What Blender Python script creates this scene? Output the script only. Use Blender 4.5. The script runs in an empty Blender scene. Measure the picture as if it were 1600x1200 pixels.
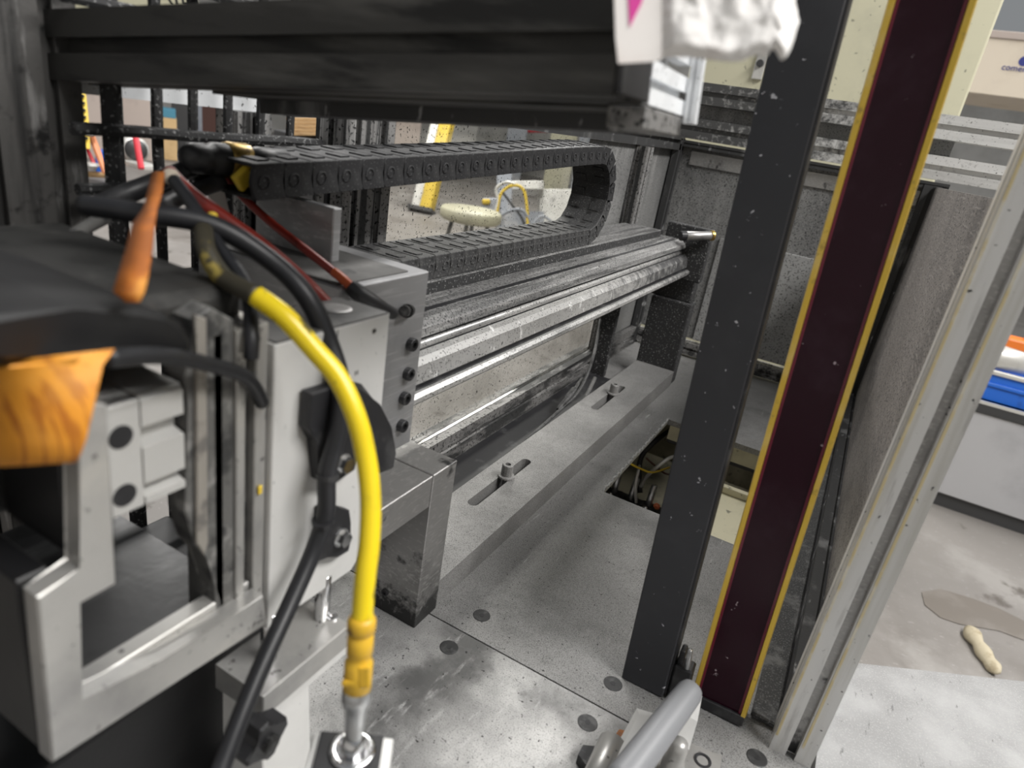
import bpy, bmesh, math, random
from mathutils import Vector, Matrix
random.seed(4)
S = bpy.context.scene
C = S.collection

# ------------------------------------------------------------------ camera
# X runs across the machine, Y along the linear rail, Z up, table top at 0
RC = Matrix(((0.8645, 0.3095, -0.3959), (0.4783, -0.2590, 0.8391), (0.1571, -0.9149, -0.3719)))
rx, ry, rz = [Vector(r) for r in RC]
rx.normalize(); ry = (ry - rx * ry.dot(rx)).normalized(); rz = rx.cross(ry)
RC = Matrix((rx, ry, rz))                       # photo axes (right, down, forward) -> world
EYE = Vector((0, 0, 0.55)); FPX = 1040.0
cam = bpy.data.cameras.new('camera'); co = bpy.data.objects.new('camera', cam); C.objects.link(co)
cam.sensor_width = 36; cam.lens = 36 * FPX / 1600; cam.clip_start = 0.01; cam.clip_end = 100
co.matrix_world = Matrix.Translation(EYE) @ (RC @ Matrix(((1, 0, 0), (0, -1, 0), (0, 0, -1)))).to_4x4()
cam.dof.use_dof = True; cam.dof.focus_distance = 0.95; cam.dof.aperture_fstop = 5.6
S.camera = co

# ------------------------------------------------------------------ light
w = bpy.data.worlds.new('world'); S.world = w; w.use_nodes = True
w.node_tree.nodes['Background'].inputs[0].default_value = (0.93, 0.97, 1.0, 1)
w.node_tree.nodes['Background'].inputs[1].default_value = 0.2
def area(name, loc, sx, sy, power, col=(1, .98, .95)):
    l = bpy.data.lights.new(name, 'AREA'); l.shape = 'RECTANGLE'; l.size = sx; l.size_y = sy; l.energy = power; l.color = col
    o = bpy.data.objects.new(name, l); C.objects.link(o); o.location = loc; return o
area('ceiling_light', (1.7, 0.8, 2.7), 0.7, 2.4, 150)
area('ceiling_light', (-1.8, 3.0, 3.4), 0.6, 2.4, 90)
area('ceiling_light', (2.6, 4.6, 3.6), 0.6, 2.4, 120)
area('ceiling_light', (-5.5, 3.5, 3.8), 0.6, 2.4, 200)
area('ceiling_light', (-4.5, 8.0, 3.8), 0.6, 2.4, 300)
S.view_settings.view_transform = 'Standard'; S.view_settings.look = 'None'
S.view_settings.gamma = 1; S.view_settings.use_curve_mapping = False
S.view_settings.exposure = 0.3

# ------------------------------------------------------------------ survey helpers: photo point + a known plane -> place
def ray(px, py): return RC @ Vector(((px - 800) / FPX, (py - 600) / FPX, 1))
def at_x(px, py, x): d = ray(px, py); return EYE + d * ((x - EYE.x) / d.x)
def at_y(px, py, y): d = ray(px, py); return EYE + d * ((y - EYE.y) / d.y)
def at_z(px, py, z): d = ray(px, py); return EYE + d * ((z - EYE.z) / d.z)
def at_d(px, py, t): return EYE + ray(px, py) * t
FLOOR = -0.85

# ------------------------------------------------------------------ materials
MATS = {}
def nm(name):
    m = bpy.data.materials.new(name); m.use_nodes = True; MATS[name] = m
    return m, m.node_tree.nodes, m.node_tree.links, m.node_tree.nodes['Principled BSDF']
def c4(c): return (c[0], c[1], c[2], 1)
def noise_mask(N, L, scale, lo, hi, stretch=(1, 1, 1), detail=6, rough=.6, off=(0, 0, 0)):
    lo = .5 + (lo - .5) * .66; hi = .5 + (hi - .5) * .66
    tc = N.new('ShaderNodeTexCoord'); mp = N.new('ShaderNodeMapping')
    mp.inputs['Scale'].default_value = stretch; mp.inputs['Location'].default_value = off
    n = N.new('ShaderNodeTexNoise'); n.inputs['Scale'].default_value = scale; n.inputs['Detail'].default_value = detail; n.inputs['Roughness'].default_value = rough
    r = N.new('ShaderNodeMapRange'); r.inputs[1].default_value = lo; r.inputs[2].default_value = hi; r.interpolation_type = 'SMOOTHSTEP'
    L.new(tc.outputs['Object'], mp.inputs[0]); L.new(mp.outputs[0], n.inputs[0]); L.new(n.outputs[0], r.inputs[0])
    return r.outputs[0]
def mixc(N, L, fac, a, b):
    m = N.new('ShaderNodeMix'); m.data_type = 'RGBA'
    if isinstance(fac, (int, float)): m.inputs[0].default_value = fac
    else: L.new(fac, m.inputs[0])
    for i, v in ((6, a), (7, b)):
        if isinstance(v, tuple): m.inputs[i].default_value = c4(v)
        else: L.new(v, m.inputs[i])
    return m.outputs[2]
def mat(name, base, rough=.5, metal=0., layers=(), bump=0., bscale=300, coat=0, soot=None, spec=None):
    """layers: (colour, scale, lo, hi, stretch) noise-shaped dirt, scratches, specks"""
    m, N, L, P = nm(name)
    col = tuple(base)
    for k, ly in enumerate(layers):
        c, sc, lo, hi = ly[:4]; st = ly[4] if len(ly) > 4 else (1, 1, 1)
        msk = noise_mask(N, L, sc, lo, hi, st, off=(k * 3.1, k * 1.7, k * 2.3))
        col = mixc(N, L, msk, col, tuple(c))
    if soot:   # colour that thickens along an axis of the part; soot on the rails
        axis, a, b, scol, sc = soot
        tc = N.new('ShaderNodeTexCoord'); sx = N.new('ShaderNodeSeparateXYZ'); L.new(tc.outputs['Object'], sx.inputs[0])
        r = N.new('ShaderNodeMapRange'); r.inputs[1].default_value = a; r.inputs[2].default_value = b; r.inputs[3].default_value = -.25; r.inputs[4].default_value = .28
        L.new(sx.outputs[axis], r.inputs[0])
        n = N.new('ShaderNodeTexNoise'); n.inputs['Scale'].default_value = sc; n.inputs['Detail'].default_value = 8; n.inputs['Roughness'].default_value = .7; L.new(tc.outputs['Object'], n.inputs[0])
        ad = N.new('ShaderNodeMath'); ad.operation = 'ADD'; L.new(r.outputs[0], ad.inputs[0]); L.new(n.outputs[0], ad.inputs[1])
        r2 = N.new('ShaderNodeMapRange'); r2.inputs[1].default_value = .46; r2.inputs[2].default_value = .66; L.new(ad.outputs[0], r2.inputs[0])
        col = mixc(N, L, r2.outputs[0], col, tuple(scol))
    if isinstance(col, tuple): P.inputs['Base Color'].default_value = c4(col)
    else: L.new(col, P.inputs['Base Color'])
    P.inputs['Roughness'].default_value = rough; P.inputs['Metallic'].default_value = metal
    if spec is not None: P.inputs['Specular IOR Level'].default_value = spec
    if coat: P.inputs['Coat Weight'].default_value = coat; P.inputs['Coat Roughness'].default_value = .08
    if bump:
        b = N.new('ShaderNodeBump'); b.inputs['Strength'].default_value = bump; b.inputs['Distance'].default_value = .001
        tc = N.new('ShaderNodeTexCoord'); n = N.new('ShaderNodeTexNoise'); n.inputs['Scale'].default_value = bscale; n.inputs['Detail'].default_value = 4
        L.new(tc.outputs['Object'], n.inputs[0]); L.new(n.outputs[0], b.inputs['Height']); L.new(b.outputs[0], P.inputs['Normal'])
    return m
BLK = (.012, .012, .013)
SP = (.02, .02, .021)
mat('table_steel', (.235, .232, .228), .58, .25, [((.36, .356, .35), 5, .36, .78), ((.125, .124, .122), 8, .5, .85), ((.34, .337, .33), 1100, .5, .74), ((.06, .06, .06), 900, .5, .72), ((.42, .42, .41), 26, .70, .85, (3, .3, 1)), (SP, 240, .72, .76)], .3, 900)
mat('near_steel', (.32, .317, .312), .48, .3, [((.54, .535, .525), 7, .40, .72), ((.14, .139, .137), 9, .48, .78), ((.52, .515, .51), 50, .60, .85, (2, .5, 1)), ((.12, .12, .12), 900, .54, .76), (SP, 200, .73, .77)], .25, 900)
mat('bar_steel', (.22, .217, .213), .58, .3, [((.33, .326, .32), 8, .42, .8), ((.34, .336, .33), 1100, .52, .74), ((.06, .06, .06), 900, .52, .72)], .3, 900)
mat('block_alu', (.42, .42, .428), .4, .6, [((.30, .30, .306), 9, .4, .8), ((.54, .54, .545), 60, .5, .8, (1, .25, 3))], .1, 300)
mat('bracket_steel', (.42, .412, .404), .42, .75, [((.26, .256, .25), 10, .42, .8), ((.50, .49, .48), 160, .5, .75, (1, .5, 2)), ((.08, .08, .08), 24, .66, .8)], .2, 400, soot=(2, .07, .0, (.05, .05, .05), 70))  # darker towards the bottom
mat('carriage_top', (.12, .118, .114), .6, .3, [((.22, .216, .21), 10, .45, .8), ((.05, .05, .05), 26, .58, .8)], .2, 300)
mat('silver_extrusion', (.84, .86, .88), .4, .2, [((.62, .63, .65), 16, .5, .85), ((.12, .12, .12), 200, .70, .75)], .05, 200)
mat('pale_extrusion', (.68, .675, .665), .4, .4, [((.56, .55, .52), 10, .45, .75, (5, 5, .2)), ((.45, .44, .43), 22, .58, .85, (3, 3, .4)), (SP, 150, .72, .76)], .06, 200)
mat('dirty_extrusion', (.27, .265, .26), .5, .5, [((.06, .06, .06), 14, .4, .62, (2, .5, 2)), ((.48, .475, .47), 26, .62, .76, (3, .2, 3)), (SP, 220, .58, .66)], .2, 300)
mat('sooty_extrusion', (.05, .05, .051), .5, .3, [((.20, .20, .2), 16, .54, .78, (1, 1, .35)), ((.38, .38, .38), 50, .68, .8, (2, .4, .6))], .3, 300)
mat('grimy_upright', (.09, .087, .084), .55, .3, [((.025, .025, .025), 7, .45, .66, (4, 4, .3)), ((.24, .236, .232), 18, .58, .78, (3, 3, .6)), ((.012, .012, .012), 30, .56, .74)], .2, 300)
mat('dark_beam', (.04, .039, .037), .6, .2, [((.10, .098, .093), 9, .45, .75, (.35, 3, 3)), ((.015, .015, .015), 14, .5, .7, (.4, 3, 3))], .1, 200)
mat('wall_panel', (.23, .23, .226), .5, .2, [((.13, .13, .13), 4, .4, .75, (1, 1, .6)), ((.34, .337, .33), 9, .5, .85, (2, 2, .5)), ((.36, .356, .35), 500, .55, .75), (SP, 330, .58, .68)], .2, 400)
mat('right_panel', (.29, .265, .245), .45, .25, [((.17, .157, .147), 4, .4, .75), ((.40, .37, .345), 60, .5, .85, (1, .25, 5)), (SP, 420, .58, .67, (1, .5, 1))], .15, 400)
mat('sooty_cast', (.025, .025, .026), .75, .1, [((.3, .3, .3), 300, .64, .72)], .8, 260)
mat('black_plastic', (.012, .012, .0135), .6, 0, [((.04, .04, .041), 20, .5, .85), ((.12, .12, .12), 420, .66, .76)], .15, 400)
mat('dusty_black', (.035, .035, .036), .6, 0, [((.10, .099, .097), 14, .45, .78), ((.16, .16, .16), 500, .58, .74), ((.01, .01, .01), 50, .58, .74)], .3, 400)
mat('rail_dust', (.20, .198, .196), .6, .25, [((.07, .07, .071), 14, .42, .7, (4, .22, 4)), ((.36, .357, .35), 34, .52, .75, (6, .2, 6)), ((.42, .42, .41), 1200, .56, .74), (SP, 420, .52, .66)], .4, 700)
mat('rail_face', (.42, .416, .408), .45, .35, [((.30, .297, .29), 8, .5, .85, (1, .4, 1)), ((.74, .74, .73), 60, .70, .75, (1, 1, .4)), (SP, 420, .62, .69)], .15, 400, soot=(1, -.35, .62, (.085, .085, .087), 60))
mat('rail_bright', (.60, .595, .585), .32, .5, [((.30, .30, .30), 12, .54, .8, (3, .4, 3)), (SP, 420, .61, .68)], .1, 400, soot=(1, -.2, .9, (.10, .10, .10), 110))
mat('black_paint', (.026, .027, .032), .55, 0, [((.05, .051, .058), 5, .45, .8), ((.50, .50, .53), 110, .755, .785)], .06, 300)
mat('black_part', (.014, .014, .016), .5, 0, [((.05, .05, .052), 30, .55, .8)], .1, 300)
mat('screw_grey', (.03, .03, .031), .55, .1, [((.07, .07, .07), 90, .5, .75)])
mat('black_screw', (.03, .03, .032), .42, .4, [((.1, .1, .1), 120, .55, .75)])
mat('chrome', (.75, .75, .76), .15, 1)
mat('zinc', (.55, .56, .57), .3, .9, [((.3, .3, .3), 60, .5, .75)])
mat('white_body', (.66, .655, .64), .42, .1, [((.53, .525, .515), 8, .5, .85), ((.3, .3, .3), 240, .77, .80)], .03, 200)
mat('frame_alu', (.44, .432, .415), .36, .5, [((.30, .297, .292), 10, .42, .78), ((.58, .555, .50), 8, .55, .85), ((.12, .118, .115), 90, .68, .8)], .08, 200)
mat('cast_grey', (.13, .128, .123), .6, .2, [((.26, .256, .246), 50, .52, .75), ((.045, .045, .045), 36, .52, .72)], .3, 300)
mat('grimy_yellow', (.035, .03, .018), .55, 0, [((.30, .23, .05), 50, .55, .72)], .2, 200)
mat('soot_table', (.05, .05, .05), .7, .1, [((.16, .158, .155), 30, .5, .75), ((.2, .2, .2), 500, .56, .72)], .4, 600)
mat('residue', (.62, .52, .30), .6, 0, [((.66, .62, .52), 30, .45, .7)])
mat('wall_pale', (.36, .36, .355), .5, .15, [((.26, .26, .256), 5, .42, .8), (SP, 300, .60, .68)], .15, 400)
mat('streaky_upright', (.27, .265, .26), .5, .4, [((.04, .04, .04), 14, .45, .60, (6, 6, .18)), ((.52, .515, .51), 20, .58, .76, (8, 8, .2)), (SP, 240, .58, .66)], .2, 300)
mat('pale_rail', (.72, .715, .70), .4, .3, [((.55, .545, .53), 6, .45, .8, (.3, 5, 5)), ((.36, .355, .34), 12, .6, .85, (.4, 3, 3)), (SP, 260, .70, .75)], .06, 200, soot=(0, .55, -.35, (.10, .10, .10), 60))
mat('well_shaded', (.16, .145, .10), .6, 0, [((.24, .22, .16), 9, .5, .8), ((.05, .05, .04), 40, .6, .76)])  # cream paint darkened to stand for the shade inside the well
mat('handle_grey', (.22, .224, .236), .45)
mat('rust_block', (.32, .12, .035), .6, 0, [((.2, .08, .03), 60, .5, .75)])
mat('gripper_alu', (.52, .515, .50), .4, .3, [((.42, .415, .405), 10, .5, .85)], .03, 200)
mat('cast_pale', (.30, .28, .25), .55, .2, [((.16, .15, .14), 40, .5, .72)], .2, 300)
mat('cover_grime', (.024, .0235, .0225), .65, .1, [((.08, .078, .073), 12, .5, .8), ((.08, .06, .04), 7, .62, .85), ((.008, .008, .008), 30, .55, .78)], .25, 250)
mat('oily_black', (.045, .045, .046), .3, .3, [((.17, .17, .17), 9, .52, .85, (2, .5, 1)), ((.015, .015, .015), 14, .5, .75)], .1, 200)
mat('cast_black', (.008, .008, .009), .5, .1, [((.028, .028, .027), 8, .5, .85)], .1, 250)
mat('yellow_rubber', (.80, .60, .012), .32, 0, [((.55, .42, .02), 24, .52, .78), ((.12, .10, .03), 90, .68, .76)])
mat('amber_plastic', (.68, .41, .03), .38, 0, [((.50, .25, .02), 40, .52, .78), ((.25, .14, .03), 60, .62, .76)])
mat('grey_rubber', (.013, .0135, .016), .45, 0, [((.03, .03, .034), 12, .5, .85)])
mat('black_rubber', (.018, .018, .02), .45, 0, [((.05, .05, .052), 26, .5, .75)])
mat('red_rubber', (.27, .028, .018), .35, 0, [((.12, .015, .012), 26, .5, .75)])
mat('orange_rubber', (.55, .10, .02), .4)
mat('orange_card', (.74, .29, .02), .6, 0, [((.45, .14, .008), 45, .5, .66, (1, 6, .18)), ((.80, .40, .09), 9, .5, .85)])
mat('orange_cloth', (.40, .115, .010), .75, 0, [((.28, .08, .01), 40, .45, .7, (1, 1, .4)), ((.65, .28, .04), 30, .6, .8)])
mat('yellow_frame', (.70, .47, .06), .38, .25, [((.78, .60, .24), 12, .5, .85), ((.45, .3, .06), 70, .66, .8)])
mat('burgundy', (.020, .0025, .0085), .22, 0, [((.035, .014, .024), 9, .5, .85), ((.45, .36, .39), 60, .76, .785)], spec=.22)
mat('red_edge', (.14, .006, .024), .2)
mat('cream_paint', (.60, .575, .42), .5, 0, [((.50, .48, .36), 3, .45, .75), ((.28, .27, .2), 50, .70, .78)], .05, 200)
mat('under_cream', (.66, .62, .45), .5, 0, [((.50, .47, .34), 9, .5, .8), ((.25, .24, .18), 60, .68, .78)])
mat('paper', (.86, .82, .79), .8, 0, [((.78, .70, .66), 12, .5, .85)])
mat('magenta_print', (.70, .045, .33), .7)
mat('fluff', (.86, .84, .82), .95, 0, [((.78, .69, .66), 14, .55, .85)], .15, 160)
mat('concrete', (.215, .20, .187), .6, 0, [((.15, .135, .122), 1.2, .45, .75), ((.29, .275, .26), 2.5, .5, .8), ((.11, .097, .085), 5, .64, .8), ((.36, .345, .33), 40, .68, .8, (1, 4, 1))], .1, 20)
mat('bench_white', (.25, .25, .25), .6, .0, [((.36, .36, .36), 6, .4, .75), ((.15, .15, .155), 4, .52, .8), ((.38, .38, .37), 500, .5, .8), ((.12, .12, .12), 30, .72, .84, (3, 1, 1))], .15, 300)
mat('glue', (.50, .44, .32), .7, 0, [((.36, .30, .2), 30, .5, .8)], .8, 40)
mat('stain', (.165, .145, .125), .45, 0, [((.20, .18, .16), 6, .45, .75)])
mat('shop_wall', (.52, .51, .49), .8, 0, [((.42, .41, .39), .9, .45, .7)])
mat('beige_board', (.46, .39, .35), .8, 0, [((.38, .32, .29), 3, .5, .8)])
mat('cardboard', (.62, .43, .22), .8, 0, [((.52, .35, .17), 4, .5, .8)])
mat('pale_card', (.68, .60, .49), .8, 0, [((.6, .52, .42), 4, .5, .8)])
mat('teal_card', (.07, .24, .34), .7)
mat('wood', (.55, .36, .18), .7, 0, [((.36, .22, .1), 6, .5, .75, (1, 1, 8))])
mat('brown_board', (.10, .045, .035), .7)
mat('blue_plastic', (.02, .14, .62), .4, 0, [((.015, .09, .40), 14, .55, .8)])
mat('blue_steel', (.10, .20, .32), .5)
mat('orange_paint', (.80, .20, .03), .4)
mat('salmon_paint', (.72, .27, .12), .5)
mat('red_paint', (.62, .03, .05), .4)
mat('yellow_paint', (.78, .55, .05), .5, 0, [((.5, .38, .1), 8, .55, .75)])
mat('navy_ink', (.03, .04, .22), .7)
mat('black_ink', (.02, .02, .02), .7)
mat('grey_cabinet', (.50, .50, .52), .35, .2, [((.4, .4, .42), 2, .5, .8)])
mat('dark_steel', (.06, .06, .062), .5, .3)
mat('grey_machine', (.30, .32, .36), .5, .2, [((.45, .45, .46), 3, .5, .75)])
mat('pale_metal', (.62, .61, .58), .4, .3, [((.45, .44, .42), 8, .5, .75)])
mat('brass', (.45, .30, .08), .35, .7, [((.2, .13, .05), 60, .5, .7)])
mat('copper_cap', (.70, .22, .10), .4)
def acrylic():
    m, N, L, P = nm('acrylic')
    out = N['Material Output']
    tr = N.new('ShaderNodeBsdfTransparent'); tr.inputs[0].default_value = (.93, .93, .91, 1)
    gl = N.new('ShaderNodeBsdfGlossy'); gl.inputs[1].default_value = .08
    df = N.new('ShaderNodeBsdfDiffuse'); df.inputs[0].default_value = (.62, .60, .55, 1)
    bk = N.new('ShaderNodeBsdfDiffuse'); bk.inputs[0].default_value = (.015, .015, .015, 1)
    lw_ = N.new('ShaderNodeLayerWeight'); lw_.inputs[0].default_value = .5
    fr = N.new('ShaderNodeMath'); fr.operation = 'POWER'; L.new(lw_.outputs['Facing'], fr.inputs[0]); fr.inputs[1].default_value = 4
    m1 = N.new('ShaderNodeMixShader'); L.new(fr.outputs[0], m1.inputs[0]); L.new(tr.outputs[0], m1.inputs[1]); L.new(gl.outputs[0], m1.inputs[2])
    hz = noise_mask(N, L, 4, .35, 1.5, (1, 1, .5))
    m2 = N.new('ShaderNodeMixShader'); L.new(hz, m2.inputs[0]); L.new(m1.outputs[0], m2.inputs[1]); L.new(df.outputs[0], m2.inputs[2])
    sp = noise_mask(N, L, 260, .70, .73)
    m3 = N.new('ShaderNodeMixShader'); L.new(sp, m3.inputs[0]); L.new(m2.outputs[0], m3.inputs[1]); L.new(bk.outputs[0], m3.inputs[2])
    L.new(m3.outputs[0], out.inputs[0])
acrylic()

# ------------------------------------------------------------------ mesh helpers (all in world space)
ORG = {}
def link(name, bm, m, parent=None, smooth=False, origin=None):
    bmesh.ops.recalc_face_normals(bm, faces=bm.faces)
    if parent is not None: origin = ORG[parent]
    elif origin is None:
        xs = [v.co for v in bm.verts]
        origin = Vector(((min(v.x for v in xs) + max(v.x for v in xs)) / 2, (min(v.y for v in xs) + max(v.y for v in xs)) / 2, min(v.z for v in xs)))
    for v in bm.verts: v.co -= origin
    me = bpy.data.meshes.new(name); bm.to_mesh(me); bm.free()
    if smooth:
        for p in me.polygons: p.use_smooth = True
    me.materials.append(MATS[m])
    o = bpy.data.objects.new(name, me); C.objects.link(o)
    if parent is not None: o.parent = parent
    else: o.location = origin
    ORG[o] = origin
    return o
def tag(o, label, cat=None, group=None, kind=None):
    o['label'] = label
    if cat: o['category'] = cat
    if group: o['group'] = group
    if kind: o['kind'] = kind
    return o
def thing(name, label, cat, loc, group=None, kind=None):
    o = bpy.data.objects.new(name, None); o.empty_display_size = .02; C.objects.link(o); o.location = loc; ORG[o] = Vector(loc)
    return tag(o, label, cat, group, kind)
def struct(o): o['kind'] = 'structure'; return o
def NB(): return bmesh.new()
def box(bm, x0, x1, y0, y1, z0, z1, bev=0, seg=2):
    v = [bm.verts.new(p) for p in ((x0, y0, z0), (x1, y0, z0), (x1, y1, z0), (x0, y1, z0), (x0, y0, z1), (x1, y0, z1), (x1, y1, z1), (x0, y1, z1))]
    fs = [bm.faces.new([v[i] for i in q]) for q in ((3, 2, 1, 0), (4, 5, 6, 7), (0, 1, 5, 4), (1, 2, 6, 5), (2, 3, 7, 6), (3, 0, 4, 7))]
    if bev:
        es = list({e for f in fs for e in f.edges})
        bmesh.ops.bevel(bm, geom=es, offset=bev, segments=seg, affect='EDGES', profile=.5)
    return bm
def xf(bm, n0, M):
    bm.verts.ensure_lookup_table()
    for v in list(bm.verts)[n0:]: v.co = M @ v.co
def frame(o, ex, ey):
    ex = Vector(ex).normalized(); ey = Vector(ey); ey = (ey - ex * ey.dot(ex)).normalized(); ez = ex.cross(ey)
    M = Matrix((ex, ey, ez)).transposed().to_4x4(); M.translation = o; return M
def prism(bm, pts, axis, a, b, bev=0):
    """pts 2D outline; axis 'x': (y,z), 'y': (x,z), 'z': (x,y); swept from a to b"""
    def P(p, t): return {'x': (t, p[0], p[1]), 'y': (p[0], t, p[1]), 'z': (p[0], p[1], t)}[axis]
    A = [bm.verts.new(P(p, a)) for p in pts]; B = [bm.verts.new(P(p, b)) for p in pts]
    fs = [bm.faces.new(A), bm.faces.new(B[::-1])]
    n = len(pts)
    for i in range(n): fs.append(bm.faces.new((A[i], B[i], B[(i + 1) % n], A[(i + 1) % n])))
    if bev:
        es = [e for f in fs[:2] for e in f.edges]
        bmesh.ops.bevel(bm, geom=es, offset=bev, segments=1, affect='EDGES')
    return bm
def blob(bm, outline_px, x0, x1, bev=.0015):
    q = [at_x(a, b, x1) for a, b in outline_px]
    prism(bm, [(v.y, v.z) for v in q], 'x', x0, x1, bev)
def lathe(bm, prof, p0, axis, seg=16, closed=False):
    """prof: (radius, distance along axis)"""
    p0 = Vector(p0); ax = Vector(axis).normalized()
    t = Vector((0, 0, 1)) if abs(ax.z) < .9 else Vector((1, 0, 0))
    u = ax.cross(t).normalized(); v = ax.cross(u)
    rings = []
    for r, h in prof:
        if r < 1e-6: rings.append([bm.verts.new(p0 + ax * h)])
        else: rings.append([bm.verts.new(p0 + ax * h + u * (r * math.cos(2 * math.pi * i / seg)) + v * (r * math.sin(2 * math.pi * i / seg))) for i in range(seg)])
    for a, b in zip(rings, rings[1:]):
        for i in range(seg):
            j = (i + 1) % seg
            if len(a) == 1 and len(b) > 1: bm.faces.new((a[0], b[j], b[i]))
            elif len(b) == 1 and len(a) > 1: bm.faces.new((a[i], a[j], b[0]))
            elif len(a) > 1: bm.faces.new((a[i], a[j], b[j], b[i]))
    return bm
def rod(bm, p0, p1, r, seg=12, ch=.0):
    p0, p1 = Vector(p0), Vector(p1); L = (p1 - p0).length
    ch = ch or r * .12
    return lathe(bm, [(0, 0), (r - ch, 0), (r, ch), (r, L - ch), (r - ch, L), (0, L)], p0, p1 - p0, seg)
def hexrod(bm, p0, p1, r): return lathe(bm, [(0, 0), (r, 0), (r, (Vector(p1) - Vector(p0)).length), (0, (Vector(p1) - Vector(p0)).length)], p0, Vector(p1) - Vector(p0), 6)
def spline(pts, n=6):
    P = [Vector(p) for p in pts]; out = []
    for i in range(len(P) - 1):
        a = P[max(i - 1, 0)]; b = P[i]; c = P[i + 1]; d = P[min(i + 2, len(P) - 1)]
        for k in range(n):
            t = k / n
            out.append(.5 * ((2 * b) + (c - a) * t + (2 * a - 5 * b + 4 * c - d) * t * t + (3 * b - a - 3 * c + d) * t ** 3))
    out.append(P[-1]); return out
def tube(bm, pts, r, seg=10, n=6, flat=1.0):
    P = spline(pts, n) if n > 1 else [Vector(p) for p in pts]
    m = len(P); R = r if isinstance(r, (list, tuple)) else [r] * 2
    up = None; rings = []
    for i, p in enumerate(P):
        t = (P[min(i + 1, m - 1)] - P[max(i - 1, 0)]).normalized()
        if up is None: up = t.orthogonal().normalized()
        up = (up - t * up.dot(t)).normalized(); sd = t.cross(up)
        f = i / (m - 1) * (len(R) - 1); k = min(int(f), len(R) - 2); rr = R[k] + (R[k + 1] - R[k]) * (f - k)
        rings.append([bm.verts.new(p + up * (rr * math.cos(2 * math.pi * j / seg)) + sd * (rr * flat * math.sin(2 * math.pi * j / seg))) for j in range(seg)])
    for a, b in zip(rings, rings[1:]):
        for j in range(seg): bm.faces.new((a[j], a[(j + 1) % seg], b[(j + 1) % seg], b[j]))
    bm.faces.new(rings[0]); bm.faces.new(rings[-1][::-1])
    return bm
def tslot(w, h):
    """outline of a slotted extrusion, centred, one slot per module on each side"""
    m = min(w, h); pts = []
    cs = [(-w / 2, -h / 2), (w / 2, -h / 2), (w / 2, h / 2), (-w / 2, h / 2)]
    for k in range(4):
        a = Vector(cs[k]); b = Vector(cs[(k + 1) % 4]); L = (b - a).length; d = (b - a) / L; n = Vector((-d.y, d.x))
        pts.append(a)
        q = max(1, round(L / m))
        for i in range(q):
            c = a + d * (L * (i + .5) / q)
            for s, t in ((-.11, 0), (-.11, .055), (-.2, .075), (-.13, .2), (.13, .2), (.2, .075), (.11, .055), (.11, 0)):
                pts.append(c + d * (s * m) + n * (t * m))
    return [(p.x, p.y) for p in pts]
def ext(bm, p0, p1, w, h, up=(0, 0, 1)):
    """T-slot bar from p0 to p1; h measured along up"""
    p0, p1 = Vector(p0), Vector(p1); t = (p1 - p0).normalized(); up = Vector(up); up = (up - t * up.dot(t)).normalized(); sd = up.cross(t)
    pr = tslot(w, h)
    A = [bm.verts.new(p0 + sd * a + up * b) for a, b in pr]; B = [bm.verts.new(p1 + sd * a + up * b) for a, b in pr]
    n = len(pr); bm.faces.new(A); bm.faces.new(B[::-1])
    for i in range(n): bm.faces.new((A[i], B[i], B[(i + 1) % n], A[(i + 1) % n]))
    return bm
def sheet(bm, pts, nrm, t):
    """flat polygon sheet with thickness"""
    nv = Vector(nrm).normalized() * t
    A = [bm.verts.new(Vector(p)) for p in pts]; B = [bm.verts.new(Vector(p) - nv) for p in pts]
    bm.faces.new(A); bm.faces.new(B[::-1]); n = len(pts)
    for i in range(n): bm.faces.new((A[i], B[i], B[(i + 1) % n], A[(i + 1) % n]))
    return bm
def cap_screw(bm, p, axis, r, h, sock=True):
    """socket head: cylinder with a recessed hexagon"""
    pr = [(0, h * .45), (r * .5, h * .45), (r * .5, h), (r * .9, h), (r, h * .9), (r, 0), (0, 0)] if sock else [(0, h), (r * .9, h), (r, h * .85), (r, 0), (0, 0)]
    return lathe(bm, pr, p, axis, 12)
def text(name, s, size, mloc, m, parent, depth=.0004):
    cu = bpy.data.curves.new(name, 'FONT'); cu.body = s; cu.size = size; cu.extrude = depth; cu.align_x = 'CENTER'; cu.align_y = 'CENTER'; cu.resolution_u = 3
    t = bpy.data.objects.new('tmp', cu); C.objects.link(t)
    dg = bpy.context.evaluated_depsgraph_get(); me = bpy.data.meshes.new_from_object(t.evaluated_get(dg))
    bpy.data.objects.remove(t); bpy.data.curves.remove(cu)
    bm = NB(); bm.from_mesh(me); bpy.data.meshes.remove(me)
    for v in bm.verts: v.co = mloc @ v.co
    return link(name, bm, m, parent)

# ================================================================== THE SHOP AROUND THE MACHINE
bm = NB(); box(bm, -14, 8, -3, 16, FLOOR - .1, FLOOR); o = struct(link('floor', bm, 'concrete')); tag(o, 'stained grey concrete shop floor around the machine')
bm = NB(); box(bm, -14.2, -14, -3, 16, FLOOR, 2.6); o = struct(link('wall_left', bm, 'shop_wall')); tag(o, 'pale shop wall far beyond the mesh guard')
bm = NB(); box(bm, -14, 8, 16, 16.2, FLOOR, 2.6); o = struct(link('wall_back', bm, 'shop_wall')); tag(o, 'pale shop wall far behind the machine')

bm = NB(); box(bm, -14, 8, -3.2, -3, FLOOR, 2.6); o = struct(link('wall_front', bm, 'shop_wall')); tag(o, 'unseen shop wall added behind the photographer to cut light')  # wall out of view, added to block low light from behind the camera
bm = NB(); box(bm, 8, 8.2, -3, 16, FLOOR, 2.6); o = struct(link('wall_right', bm, 'shop_wall')); tag(o, 'shop wall on the right hand side')

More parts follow.
